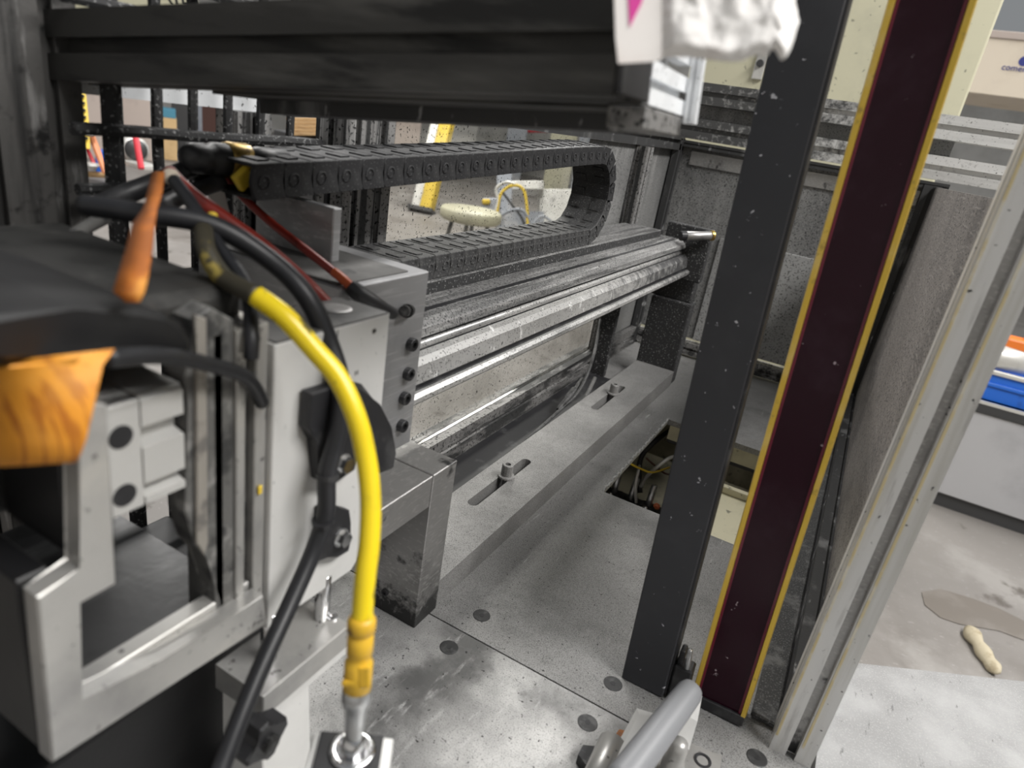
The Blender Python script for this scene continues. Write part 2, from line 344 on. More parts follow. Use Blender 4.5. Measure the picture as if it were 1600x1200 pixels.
# ================================================================== MACHINE TABLE
near = thing('base_plate', 'scuffed bright steel base plate nearest the camera, on near side of the seam', 'plate', (-.2, .3, -.012))
bm = NB(); box(bm, -.56, .113, .02, .5372, -.012, 0, .0008, 1); link('plate', bm, 'near_steel', near)
far = thing('base_plate', 'soot-speckled grey steel base plate beyond the seam, with a rectangular cut-out', 'plate', (-.2, 1.2, -.012))
HX0, HX1, HY0, HY1 = -.253, .03, .953, 1.345
bm = NB()
def ringplate(bm, ox0, ox1, oy0, oy1, ix0, ix1, iy0, iy1, z0, z1):
    vs = {}
    for z in (z0, z1):
        vs[z] = [bm.verts.new((x, y, z)) for x, y in ((ox0, oy0), (ox1, oy0), (ox1, oy1), (ox0, oy1), (ix0, iy0), (ix1, iy0), (ix1, iy1), (ix0, iy1))]
        v = vs[z]
        for i in range(4): bm.faces.new((v[i], v[(i + 1) % 4], v[4 + (i + 1) % 4], v[4 + i]))
    a, b = vs[z0], vs[z1]
    for s in (0, 4):
        for i in range(4): bm.faces.new((a[s + i], a[s + (i + 1) % 4], b[s + (i + 1) % 4], b[s + i]))
ringplate(bm, -.56, .113, .5385, 1.87, HX0, HX1, HY0, HY1, -.012, 0)
link('plate', bm, 'table_steel', far)
bm = NB()
pts = [(HX0, HY0 - .004 + .02 * k, 0) for k in range(20)]
rng = random.Random(2)
for k in range(19):
    y = HY0 + .0205 * k; zz = .0015 + rng.random() * .0035
    prism(bm, [(y, -.006), (y + .0205, -.006), (y + .0205, .0006 + rng.random() * .003), (y + .01, zz)], 'x', HX0 - .001, HX0 + .0025)
link('cut_edge', bm, 'rail_bright', far)['label'] = 'bright ragged burr along the cut-out'
def flat_screw(parent, x, y):
    bm = NB(); lathe(bm, [(0, .0007), (.0096, .0007), (.0104, .0003), (.0104, -.003), (0, -.003)], (x, y, 0), (0, 0, 1), 24)
    o = link('countersunk_screw', bm, 'screw_grey', parent)
    bm = NB(); lathe(bm, [(0, .0009), (.0032, .0009), (.0032, .0006), (0, .0006)], (x, y, 0), (0, 0, 1), 6); link('socket', bm, 'black_part', o)
    return o
for x, y in ((-.261, .508), (-.094, .511), (.072, .505)): flat_screw(near, x, y)
for x, y in ((-.2585, .574), (-.0908, .5753), (.0638, .5775)): flat_screw(far, x, y)

# ================================================================== ENCLOSURE
# left side: guard wall in the plane X = -0.5
lw = thing('wall_side', 'sooty extrusion frame of the enclosure side behind the rail', None, (-.5, .9, 0), kind='structure')
bm = NB(); ext(bm, (-.512, .30, .026), (-.512, 1.80, .026), .04, .052); link('bottom_rail', bm, 'dirty_extrusion', lw)
bm = NB(); ext(bm, (-.512, .57, .551), (-.512, 1.83, .551), .04, .04); link('top_rail', bm, 'sooty_extrusion', lw)
bm = NB(); ext(bm, (-.575, .325, .532), (-.575, .52, .532), .04, .04); link('top_rail', bm, 'silver_extrusion', lw)
bm = NB(); ext(bm, (-.512, .592, .0), (-.512, .592, .53), .08, .04, (1, 0, 0)); link('upright', bm, 'streaky_upright', lw)
bm = NB(); ext(bm, (-.552, .478, .0), (-.552, .478, .512), .04, .03, (1, 0, 0)); link('upright', bm, 'streaky_upright', lw)
bm = NB(); ext(bm, (-.492, 1.50, .0), (-.492, 1.50, .53), .04, .04, (1, 0, 0)); link('upright', bm, 'streaky_upright', lw)
bm = NB(); ext(bm, (-.512, 1.815, .0), (-.512, 1.815, .56), .04, .04, (1, 0, 0)); link('upright', bm, 'sooty_extrusion', lw)
bm = NB(); box(bm, -.518, -.512, 1.52, 1.80, .05, .54); link('panel', bm, 'wall_panel', lw)
bm = NB(); box(bm, -.507, -.502, 1.23, 1.485, .30, .53); link('panel', bm, 'wall_panel', lw)
bm = NB(); box(bm, -.490, -.452, 1.462, 1.478, .0, .27, .002); link('soot_strip', bm, 'sooty_cast', lw)
bm = NB(); ext(bm, (-.565, .2785, .0), (-.565, .2785, .75), .085, .045, (1, 0, 0)); link('corner_upright', bm, 'grimy_upright', lw)
bm = NB(); box(bm, -.5145, -.5095, .632, 1.48, .052, .53); o = link('window_1', bm, 'acrylic'); struct(o); tag(o, 'soot-spotted clear acrylic window behind the cable chain')
# mesh guard
mg = thing('mesh_guard', 'soot-blackened welded wire mesh guard at the left of the machine', 'guard', (-.53, .42, .05))
for y, r in ((.335, .0075), (.3725, .0045), (.4055, .0042), (.441, .0042), (.478, .0042), (.515, .0042)):
    bm = NB(); tube(bm, [(-.53 + .001 * math.sin(k * 2.1), y + .0007 * math.sin(k * 1.3), .03 + k * .09) for k in range(9)], r, 7, 2); link('wire', bm, 'sooty_cast', mg)
for z, r in ((.075, .004), (.12, .004), (.165, .004), (.30, .0042), (.373, .0042), (.447, .0046), (.490, .0048), (.575, .004), (.60, .004)):
    bm = NB(); tube(bm, [(-.522, .30 + k * .05, z + .0006 * math.sin(k * 2)) for k in range(6)], r, 7, 2); link('wire', bm, 'sooty_cast', mg)
# far end wall
fw = thing('wall_far', 'grey soot-speckled end wall panels of the enclosure', None, (-.2, 1.85, 0), kind='structure')
bm = NB(); box(bm, -.50, .085, 1.845, 1.851, .05, .545); link('panel', bm, 'wall_panel', fw)
bm = NB(); box(bm, -.34, .07, 1.838, 1.845, .05, .335, .001, 1); link('panel', bm, 'wall_pale', fw)
bm = NB(); box(bm, -.47, .07, 1.839, 1.845, .50, .535, .001, 1); link('panel', bm, 'bracket_steel', fw)
bm = NB(); ext(bm, (-.50, 1.838, .025), (.09, 1.838, .025), .034, .034); link('bottom_rail', bm, 'dirty_extrusion', fw)
bm = NB(); ext(bm, (.088, 1.83, .0), (.088, 1.83, .55), .034, .034, (1, 0, 0)); link('upright', bm, 'sooty_extrusion', fw)
bm = NB(); ext(bm, (-.52, 1.84, .550), (.12, 1.84, .550), .034, .016); link('top_rail', bm, 'sooty_extrusion', fw)
bm = NB(); ext(bm, (-.56, 1.85, .672), (.9, 1.85, .672), .05, .05); link('top_rail', bm, 'pale_rail', fw)
bm = NB(); ext(bm, (-.56, 1.85, .588), (.9, 1.85, .588), .05, .05); link('top_rail', bm, 'pale_rail', fw)
bm = NB(); box(bm, -.56, .10, 1.868, 1.874, .61, .65); link('panel', bm, 'wall_panel', fw)
# right side wall
rw = thing('wall_panel_right', 'brownish scraped metal side panel behind the light curtain', None, (.09, 1.2, 0), kind='structure')
bm = NB(); box(bm, .094, .100, .62, 1.83, .04, .548); link('panel', bm, 'right_panel', rw)
bm = NB(); ext(bm, (.092, .62, .02), (.092, 1.81, .02), .034, .04); link('bottom_rail', bm, 'sooty_extrusion', rw)
bm = NB(); box(bm, .048, .0745, .625, 1.80, .0003, .008, .002, 1); link('kick_strip', bm, 'soot_table', rw)
cp = thing('corner_post', 'pale silver slotted extrusion post at the right front corner of the enclosure', 'post', (.0925, .618, 0))
bm = NB(); ext(bm, (.0925, .618, 0), (.0925, .618, .80), .04, .04, (0, 1, 0)); link('extrusion', bm, 'pale_extrusion', cp)
bm = NB(); box(bm, .0885, .0965, .6055, .6075, .002, .80); link('slot_cover', bm, 'bracket_steel', cp)['label'] = 'dull grey strip in the slot'
for x in (.0733, .0985):
    bm = NB(); box(bm, x, x + .0022, .5972, .5982, .02, .80); link('tape_residue', bm, 'residue', cp)['label'] = 'yellowed adhesive line along the post'

# ================================================================== RAIL SUPPORTS
bar = thing('slotted_bar', 'long dusty steel base bar with two bolted slots on the plate', 'bar', (-.357, 1.05, 0))
BX0, BX1, BY0, BY1, BH = -.405, -.31, .52, 1.556, .037
def slot_pts(y0, y1, r, xc, n=6):
    return [(xc + r * math.cos(a), y1 + r * math.sin(a)) for a in [math.pi * k / n for k in range(n + 1)]] + [(xc + r * math.cos(a), y0 + r * math.sin(a)) for a in [math.pi + math.pi * k / n for k in range(n + 1)]]
bm = NB()
def slotted(bm, x0, x1, y0, y1, slots, z0, z1):
    loops = [[(x0, y0), (x1, y0), (x1, y1), (x0, y1)]] + slots
    for z in (z0, z1):
        es = []
        for lp in loops:
            vs = [bm.verts.new((p[0], p[1], z)) for p in lp]
            es += [bm.edges.new((vs[k], vs[(k + 1) % len(vs)])) for k in range(len(vs))]
        bmesh.ops.triangle_fill(bm, edges=es, use_beauty=True)
    for lp in loops:
        for k in range(len(lp)):
            a, b = lp[k], lp[(k + 1) % len(lp)]
            bm.faces.new([bm.verts.new(q) for q in ((a[0], a[1], z0), (b[0], b[1], z0), (b[0], b[1], z1), (a[0], a[1], z1))])
    bmesh.ops.remove_doubles(bm, verts=bm.verts, dist=1e-6)
XC = -.369
slotted(bm, BX0, BX1, .5505, BY1, [slot_pts(.722, .885, .0082, XC), slot_pts(1.185, 1.342, .0082, XC)], 0, BH)
link('bar', bm, 'bar_steel', bar)
for yb in (.818, 1.288):
    b = NB(); lathe(b, [(0, .017), (.0045, .017), (.0045, .0225), (.0082, .0225), (.009, .0215), (.009, .0035), (.0, .0035)], (XC, yb, BH), (0, 0, 1), 14)
    lathe(b, [(.005, -.03), (.005, 0)], (XC, yb, BH), (0, 0, 1), 8)
    bo = link('bolt', b, 'bar_steel', bar)
    b = NB(); lathe(b, [(.005, 0), (.0128, 0), (.0132, .001), (.0128, .0034), (.0095, .0042), (.005, .0042)], (XC, yb, BH), (0, 0, 1), 20); link('washer', b, 'bar_steel', bo)
# far support
sup = thing('rail_support', 'rough black speckled upright carrying the far end of the rail', 'support', (-.355, 1.57, 0))
bm = NB(); box(bm, -.408, -.311, 1.557, 1.60, 0, .205, .003); link('post', bm, 'sooty_cast', sup)
bm = NB(); box(bm, -.42, -.318, 1.57, 1.61, .205, .262, .003); link('riser', bm, 'sooty_cast', sup)
bm = NB(); box(bm, -.405, -.302, 1.532, 1.556, .262, .383, .003); link('end_plate', bm, 'sooty_cast', sup)
bm = NB(); rod(bm, (-.297, 1.52, .374), (-.346, 1.478, .366), .0095, 16); pn = link('stop_pin', bm, 'bracket_steel', sup, True)
bm = NB(); lathe(bm, [(.0096, 0), (.0112, .001), (.0112, .007), (.0096, .008)], (-.296, 1.521, .3743), (-.049, -.042, -.008), 16); link('collar', bm, 'brass', pn)
bm = NB(); rod(bm, (-.345, 1.479, .3662), (-.356, 1.4695, .3643), .0105, 16); link('tip', bm, 'black_part', pn)
# ---------------- linear rail
ra = thing('linear_rail', 'long soot-streaked aluminium linear rail carrying the cable chain', 'rail', (-.4, 1.0, .27))
Y0, Y1 = .4872, 1.531
bm = NB(); prism(bm, [(-.47, .295), (-.47, .350), (-.378, .350), (-.378, .342), (-.372, .342), (-.372, .350), (-.362, .348), (-.354, .341), (-.352, .333), (-.362, .331), (-.364, .322), (-.372, .320), (-.372, .295)], 'y', Y0, Y1); link('rail_body', bm, 'rail_dust', ra)
bm = NB(); tube(bm, [(-.357, Y0, .3235), (-.357, 1.0, .3235), (-.357, Y1 - .02, .3235)], .0052, 10, 2); link('guide_rod', bm, 'rail_bright', ra, True)
bm = NB(); prism(bm, [(-.40, .283), (-.40, .319), (-.352, .319), (-.346, .316), (-.3405, .310), (-.3385, .292), (-.342, .288), (-.345, .283)], 'y', Y0, Y1); link('rail_face', bm, 'rail_face', ra)
bm = NB(); prism(bm, [(-.40, .274), (-.40, .2845), (-.340, .2865), (-.333, .2865), (-.3295, .283), (-.3295, .278), (-.333, .274)], 'y', Y0, Y1); link('bottom_lip', bm, 'rail_bright', ra)
bm = NB(); box(bm, -.49, -.408, Y0 + .02, 1.50, .350, .364, .001, 1); link('chain_shelf', bm, 'rail_dust', ra)
bm = NB(); box(bm, -.4095, -.4065, Y0 + .02, 1.50, .3505, .3625); link('shelf_edge', bm, 'sooty_cast', ra)
bm = NB(); box(bm, -.3785, -.3715, Y0 + .001, Y1 - .03, .3430, .3503); link('groove_shade', bm, 'black_part', ra)  # black strips stand in for shade in the rail grooves
bm = NB(); box(bm, -.362, -.3525, Y0 + .001, Y1 - .01, .3185, .3198); link('groove_shade', bm, 'black_part', ra)
bm = NB(); box(bm, -.372, -.3555, Y0 + .001, Y1 - .01, .3285, .3312); link('groove_shade', bm, 'black_part', ra)
bm = NB(); box(bm, -.3440, -.3368, Y0 + .001, Y1 - .01, .2866, .2886); link('groove_shade', bm, 'black_part', ra)
rng = random.Random(5)
bm = NB()
for k in range(420):
    y = rng.uniform(.85, 1.515); x = rng.uniform(-.404, -.380); s = rng.uniform(.0008, .0022)
    if y < 1.2 and rng.random() < .6: continue
    v = [bm.verts.new((x + s * rng.uniform(-1, 1), y + s * rng.uniform(-1, 1), .3495)) for _ in range(3)] + [bm.verts.new((x, y, .350 + s * rng.uniform(.6, 1.5)))]
    for q in ((0, 1, 2), (0, 1, 3), (1, 2, 3), (0, 2, 3)): bm.faces.new([v[i] for i in q])
o = link('swarf', bm, 'bar_steel', ra); o['kind'] = 'stuff'; o['label'] = 'loose grey swarf lying along the rail'

# ---------------- cable chain
ch = thing('cable_chain', 'black plastic cable drag chain looped over the rail', 'cable chain', (-.445, .8, .364))
CX0, CX1, HH, PIT = -.482, -.412, .0135, .0305
path = []
ZL, R = .3645 + HH, .0665
for k in range(40): path.append((.50 + (1.075 - .50) * k / 40, ZL))
for k in range(31):
    a = -math.pi / 2 + math.pi * k / 30; path.append((1.075 + R * math.cos(a), ZL + R + R * math.sin(a)))
for k in range(1, 60):
    t = k / 59; path.append((1.075 - .72 * t, ZL + 2 * R - .040 * t * (1 - .55 * (1 - t) ** 6)))
acc = [0]
for a, b in zip(path, path[1:]): acc.append(acc[-1] + math.hypot(b[0] - a[0], b[1] - a[1]))
def on_path(s):
    s = min(max(s, 0), acc[-1])
    for i in range(len(acc) - 1):
        if acc[i + 1] >= s:
            f = (s - acc[i]) / (acc[i + 1] - acc[i]); return Vector((path[i][0] + (path[i + 1][0] - path[i][0]) * f, path[i][1] + (path[i + 1][1] - path[i][1]) * f))
def link_mesh():
    bm = NB(); p = PIT; wd = CX1 - CX0; h = HH
    for side in (0, 1):
        xa = (wd / 2 - .0032) if side else -wd / 2; xb = wd / 2 if side else -wd / 2 + .0032
        out = [(-p * .56, -h)] + [(p * .36 + h * .42 * math.cos(a), h * .0 + h * math.sin(a)) for a in [math.radians(-90 + 180 * k / 8) for k in range(9)]] + [(-p * .56, h), (-p * .50, h * .3), (-p * .50, -h * .3)]
        prism(bm, out, 'x', xa, xb, .0005)
        oa = xb - .0002 if side else xa + .0002
        d = 1 if side else -1
        lathe(bm, [(.0058, 0), (.0058, .0008), (.0046, .0012), (.0042, .0003), (0, .0003)], (oa, p * .16, 0), (d, 0, 0), 12)
    # outer and inner cross bars with pry holes
    for z0, z1, top in ((h - .0028, h + .0002, 1), (-h - .0002, -h + .0028, 0)):
        box(bm, -wd / 2 + .001, wd / 2 - .001, -p * .47, p * .44, z0, z1, .0006, 1)
        zz0, zz1 = (z1 - .0003, z1 + .0012) if top else (z0 - .0012, z0 + .0003)
        box(bm, -wd * .40, -wd * .14, -p * .30, p * .06, zz0, zz1)
        box(bm, wd * .10, wd * .36, -p * .30, p * .06, zz0, zz1)
    bmesh.ops.recalc_face_normals(bm, faces=bm.faces)
    me = bpy.data.meshes.new('link'); bm.to_mesh(me); bm.free(); me.materials.append(MATS['black_plastic']); return me
LM = link_mesh(); LD = LM.copy(); LD.materials.clear(); LD.materials.append(MATS['dusty_black'])
nl = int(acc[-1] / PIT)
for k in range(nl):
    s = (k + .5) * PIT; c = on_path(s); t = (on_path(s + PIT * .4) - on_path(s - PIT * .4)).normalized()
    o = bpy.data.objects.new('link', LD if s < .66 else LM); C.objects.link(o); o.parent = ch
    ex = Vector((1, 0, 0)); ey = Vector((0, t.x, t.y)); ez = ex.cross(ey)
    M = Matrix((ex, ey, ez)).transposed().to_4x4(); M.translation = Vector(((CX0 + CX1) / 2, c.x, c.y)) - ORG[ch]
    o.matrix_local = M

# ---------------- carriage block with set screws
cb = thing('carriage_block', 'machined aluminium carriage block with four black screws in its side', 'block', (-.43, .45, .21))
bm = NB(); box(bm, -.486, -.328, .3735, .4868, .2385, .4105, .0012, 1); link('block', bm, 'block_alu', cb)
for py, z in ((537, .328), (583, .294), (621, .267), (664, .237)):
    b = NB(); qs = at_x({537: 640, 583: 635, 621: 629, 664: 625}[py], py, -.328); cap_screw(b, (-.3285, qs.y, qs.z), (1, 0, 0), .0062, .0065); link('set_screw', b, 'black_screw', cb)
bm = NB(); box(bm, -.47, -.335, .376, .465, .4103, .4118, .0005, 1); link('top_cover', bm, 'carriage_top', cb)
bm = NB(); box(bm, -.475, -.385, .424, .434, .411, .456, .001, 1); link('upright_plate', bm, 'block_alu', cb)
# ---------------- L bracket: leg and arm
lb = thing('leg_bracket', 'steel leg bracket with a heel standing at the near end of the base bar', 'bracket', (-.34, .45, 0))
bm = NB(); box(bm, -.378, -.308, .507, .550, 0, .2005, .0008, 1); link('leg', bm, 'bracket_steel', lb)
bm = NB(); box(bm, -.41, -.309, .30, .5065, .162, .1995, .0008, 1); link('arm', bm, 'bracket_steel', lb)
bm = NB(); cap_screw(bm, (-.352, .5065, .028), (0, -1, 0), .0045, .002); link('screw', bm, 'black_screw', lb)

# ---------------- wiring and dark trough behind the bar
tr = thing('rubber_strip', 'sooty dark strip of rubber lying between the bar and the side rail', 'strip', (-.45, 1.0, 0))
bm = NB(); box(bm, -.49, -.412, .56, 1.46, .0003, .003, .001, 1); link('strip', bm, 'black_part', tr)
sc = thing('sensor_cable', 'dusty black sensor cable with inline connector behind the base bar', 'cable', (-.42, 1.2, 0))
pts = [at_y(938, 500, 1.44), at_z(926, 560, .10), at_z(905, 610, .05), at_z(870, 645, .018), (-.425, .95, .008), (-.425, .78, .006)]
bm = NB(); tube(bm, pts, .0035, 8, 8); link('cord', bm, 'dusty_black', sc, True)
a, b_ = at_z(912, 592, .062), at_z(872, 640, .02)
bm = NB(); d = (b_ - a); L_ = d.length
lathe(bm, [(.0035, 0), (.006, .003), (.006, L_ * .25), (.0048, L_ * .28), (.0048, L_ * .34), (.0078, L_ * .37), (.0078, L_ * .66), (.0058, L_ * .7), (.0058, L_ * .95), (.0035, L_)], a, d, 12); link('connector', bm, 'dusty_black', sc, True)
sc2 = NB(); tube(sc2, [at_z(930, 590, .06), at_z(915, 620, .03), at_z(895, 648, .012), (-.418, 1.02, .006)], .0042, 8, 8); tag(link('conduit', sc2, 'dusty_black'), 'short thicker dusty hose lying beside the inline connector', 'hose')

# ================================================================== UNDER THE CUT-OUT
ub = thing('cabinet_well', 'cream painted cabinet interior seen through the cut-out', 'cabinet', (-.1, 1.3, -.40))
bm = NB(); box(bm, -.45, .11, .90, 1.98, -.40, -.392); link('bottom', bm, 'well_shaded', ub)
bm = NB(); box(bm, -.45, .11, 1.974, 1.98, -.392, -.013); link('back', bm, 'well_shaded', ub)
bm = NB(); box(bm, -.455, -.45, .90, 1.98, -.392, -.013); link('side', bm, 'well_shaded', ub)
bm = NB(); box(bm, .105, .11, .90, 1.98, -.392, -.013); link('side', bm, 'well_shaded', ub)
bm = NB(); box(bm, -.25, .104, 1.37, 1.376, -.055, -.013); link('flange', bm, 'under_cream', ub)
bm = NB(); box(bm, -.25, .104, 1.376, 1.40, -.066, -.057, .002); link('flange_lip', bm, 'dark_steel', ub)
bm = NB(); box(bm, -.150, .104, .92, 1.30, -.098, -.09, .002); link('inner_shelf', bm, 'under_cream', ub)
bm = NB(); box(bm, -.150, .104, 1.285, 1.30, -.09, -.075, .002); link('shelf_fold', bm, 'under_cream', ub)
vm = thing('valve_manifold', 'black pneumatic valve manifold with chrome fittings below the cut-out', 'valve', (-.22, 1.2, -.392))
bm = NB(); box(bm, -.36, -.14, 1.22, 1.36, -.392, -.215, .004); link('body', bm, 'black_part', vm)
for k in range(5):
    x = -.33 + k * .04
    b = NB(); box(b, x, x + .034, 1.225, 1.29, -.215, -.175 - .01 * (k % 2), .003); vv = link('valve', b, 'black_part', vm)
    b = NB(); lathe(b, [(0, .012), (.005, .011), (.007, .006), (.007, 0)], (x + .017, 1.245, -.176 - .01 * (k % 2)), (0, 0, 1), 10); link('fitting', b, 'chrome', vv, True)
    b = NB(); rod(b, (x + .017, 1.275, -.18), (x + .017, 1.285, -.13), .007, 10); link('elbow', b, 'zinc', vv, True)
b = NB(); q = at_z(1027, 788, -.168); lathe(b, [(0, .004), (.003, .004), (.0035, .001), (.007, .004), (.0075, 0)], q - Vector((0, 0, .006)), (0, -.5, 1), 12); link('port_cap', b, 'copper_cap', vm)
def ucable(name, label, pts, r, m):
    b = NB(); tube(b, pts, r, 8, 8); tag(link(name, b, m, None, True), label, 'cable')
ucable('air_hose', 'white air hose rising from the valves below the cut-out', [at_z(994, 785, -.17), at_z(993, 760, -.13), at_z(997, 736, -.10), at_z(999, 728, -.12)], .0035, 'pale_metal')
ucable('air_hose', 'pale grey air hose arching over the valves beside the black post', [at_z(1001, 760, -.16), at_z(1010, 745, -.13), at_z(1030, 727, -.08), at_z(1052, 714, -.07), at_z(1075, 720, -.10)], .004, 'pale_metal')
ucable('cable', 'thick black cable curving under the cut-out', [at_z(1000, 770, -.18), at_z(1000, 720, -.12), at_z(1020, 693, -.08), at_z(1052, 670, -.06), at_z(1080, 662, -.10)], .006, 'black_rubber')
ucable('cable', 'yellow green wire tucked under the cut-out edge', [at_z(980, 722, -.05), at_z(1000, 732, -.08), at_z(1020, 738, -.10), at_z(1046, 730, -.12)], .0022, 'yellow_paint')
ucable('cable', 'thin brown wire under the cut-out', [at_z(1010, 716, -.10), at_z(1024, 728, -.12), at_z(1040, 740, -.14), at_z(1060, 742, -.15)], .0022, 'brown_board')

# ================================================================== LIGHT CURTAIN AND BLACK POST
bp = thing('sensor_post', 'tall flat black painted sensor post left of the yellow-edged light curtain', 'post', (-.063, .60, 0))
LEAN = Vector((-.046, .03, 1)).normalized()
def leaning(bm, n0, base): xf(bm, n0, frame(base, Vector((1, 0, .046)), Vector((0, 1, -.03))))
bm = NB(); box(bm, -.0235, .0235, 0, .026, 0, .80, .0012, 1); leaning(bm, 0, Vector((-.0625, .589, .0005))); link('housing', bm, 'black_paint', bp)
bm = NB(); box(bm, .0215, .0260, .003, .024, .004, .80, .001, 1); leaning(bm, 0, Vector((-.0625, .589, .0005))); link('side_strip', bm, 'black_part', bp)
bm = NB(); box(bm, .0265, .046, .002, .022, .0, .045, .002, 1); leaning(bm, 0, Vector((-.0625, .589, .0005))); br = link('bracket', bm, 'black_part', bp)
bm = NB(); box(bm, .028, .034, .006, .02, .04, .062, .002); leaning(bm, 0, Vector((-.0625, .589, .0005))); link('clip', bm, 'black_part', br)
bm = NB(); rod(bm, (-.025, .592, .05), (-.028, .592, .074), .0028, 10); link('bolt', bm, 'zinc', br, True)
bm = NB(); cap_screw(bm, (-.017, .590, .036), (0, -1, .1), .0035, .003); link('screw', bm, 'zinc', br)
lc = thing('light_curtain', 'tall safety light curtain with yellow edges and dark burgundy window', 'light curtain', (.012, .62, 0))
LB = Vector((.0155, .604, .001))
def lean2(bm, n0=0): xf(bm, n0, frame(LB, Vector((1, 0, .044)), Vector((0, 1, -.02))))
bm = NB(); prism(bm, [(-.0285, .004), (-.0275, 0), (-.0235, 0), (-.0225, .005), (.0225, .005), (.0235, 0), (.0275, 0), (.0285, .004), (.0285, .032), (-.0285, .032)], 'z', .012, .80); lean2(bm); link('housing', bm, 'yellow_frame', lc)
bm = NB(); box(bm, -.0205, .0205, .0028, .006, .012, .80); lean2(bm); link('window', bm, 'burgundy', lc)
for s in (-1, 1):
    bm = NB(); box(bm, s * .0216 - .0012, s * .0216 + .0012, .0018, .006, .012, .80); lean2(bm); link('window_seal', bm, 'red_edge', lc)
bm = NB(); box(bm, -.0275, .0275, -.0005, .030, 0, .013, .001, 1); lean2(bm); link('end_cap', bm, 'black_part', lc)

# ================================================================== OVERHEAD FRAME (slightly rolled)
oh = thing('overhead_frame', 'dark grimy overhead extrusion frame crossing the top of the picture', 'frame', (-.35, .38, .54))
U = Vector((.994, .038, .106)).normalized(); Wd = (Vector((0, 0, 1)) - U * U.z).normalized(); Vv = Wd.cross(U)
A = at_d(960, 150, .312); Lb = .462
def ohp(u, v, w_): return A + U * u + Vv * v + Wd * w_
bm = NB(); ext(bm, ohp(-Lb, .025, .02275), ohp(-.001, .025, .02275), .05, .0455, Wd); link('front_beam', bm, 'dark_beam', oh)
bm = NB(); box(bm, -.001, .0025, .001, .049, .001, .049, .0008, 1); xf(bm, 0, frame(A, U, Vv)); link('end_cap', bm, 'black_part', oh)
bm = NB(); ext(bm, ohp(-.009, .052, .0115), ohp(-.009, .135, .0115), .022, .022, Wd); link('side_beam', bm, 'silver_extrusion', oh)
bm = NB(); ext(bm, ohp(-.009, .052, .0405), ohp(-.009, .135, .0405), .022, .022, Wd); link('side_beam', bm, 'silver_extrusion', oh)
bm = NB(); box(bm, -.018, -.016, .05, .135, .02, .032); xf(bm, 0, frame(A, U, Vv)); link('side_panel', bm, 'black_part', oh)
uL = (at_d(415, 165, .53) - A).dot(U)
bm = NB(); ext(bm, ohp(uL, .115, .019), ohp(-.021, .115, .019), .04, .062, Wd); link('rear_beam', bm, 'sooty_extrusion', oh)
bm = NB(); box(bm, uL, -.02, .0505, .0945, -.002, .006); xf(bm, 0, frame(A, U, Vv)); link('under_panel', bm, 'dark_beam', oh)
bm = NB(); box(bm, -.0205, .0015, .051, .1345, -.012, -.0005, .0008, 1); xf(bm, 0, frame(A, U, Vv)); link('under_plate', bm, 'dirty_extrusion', oh)
bm = NB(); ext(bm, ohp(.0065, .136, -.004), ohp(.0065, .136, .075), .0075, .0085, Vv); link('corner_strip', bm, 'silver_extrusion', oh)

# ---------------- paper sign and rag
pp = thing('paper_sign', 'white paper corner with a magenta printed point hanging at the top', 'paper', at_d(998, 95, .29))
p = lambda x, y, d=.285: at_d(x, y, d)
nrm = -(RC @ Vector((0, 0, 1)))
bm = NB(); sheet(bm, [p(958, -60), p(1034, -60), p(1034, 92), p(1022, 96), p(966, 99), p(962, 60)], nrm, .0006); link('sheet', bm, 'paper', pp)
bm = NB(); sheet(bm, [p(979, -60, .2845), p(1028, -60, .2845), p(1001, 8, .2845), p(984, 42, .2845)], nrm, .0004); link('print', bm, 'magenta_print', pp)
bm = NB()
NUx, NUy = 44, 30
outl = lambda t: (1026 + t * 220)
rng = random.Random(11)
grid = []
from mathutils import noise as mnoise
def fl_noise(x, y): return 1.6 * mnoise.fractal(Vector((x * 3.2, y * 4.5, 1.7)), .8, 2.1, 4)
for side in (0, 1):
    g = []
    for i in range(NUx + 1):
        row = []
        for j in range(NUy + 1):
            s, t = i / NUx, j / NUy
            xr = 1026 + 219 * s; bot = 93 - 4 * math.sin(s * 9) - (6 if s > .6 else 0) * math.sin((s - .6) * 14) - 50 * max(0, (s - .90) / .10) ** 1.6
            if .80 < s < .88: bot -= 14 * math.sin((s - .80) / .08 * math.pi)
            py = -70 + (bot + 70) * t
            edge = min(1, min(s, 1 - s, 1 - t) * 9)
            dd = .288 + (-.006 * edge - .0016 * fl_noise(s * 1.5, t * .8) * edge if side == 0 else .003 * edge)
            row.append(bm.verts.new(at_d(xr + 2.5 * fl_noise(t * 3, s), py, dd)))
        g.append(row)
    grid.append(g)
    for i in range(NUx):
        for j in range(NUy):
            q = (g[i][j], g[i + 1][j], g[i + 1][j + 1], g[i][j + 1]); bm.faces.new(q if side else q[::-1])
bmesh.ops.remove_doubles(bm, verts=bm.verts, dist=.0002)
tag(link('rag', bm, 'fluff', None, True), 'fluffy off-white crumpled rag hanging at the top beside the paper', 'rag')

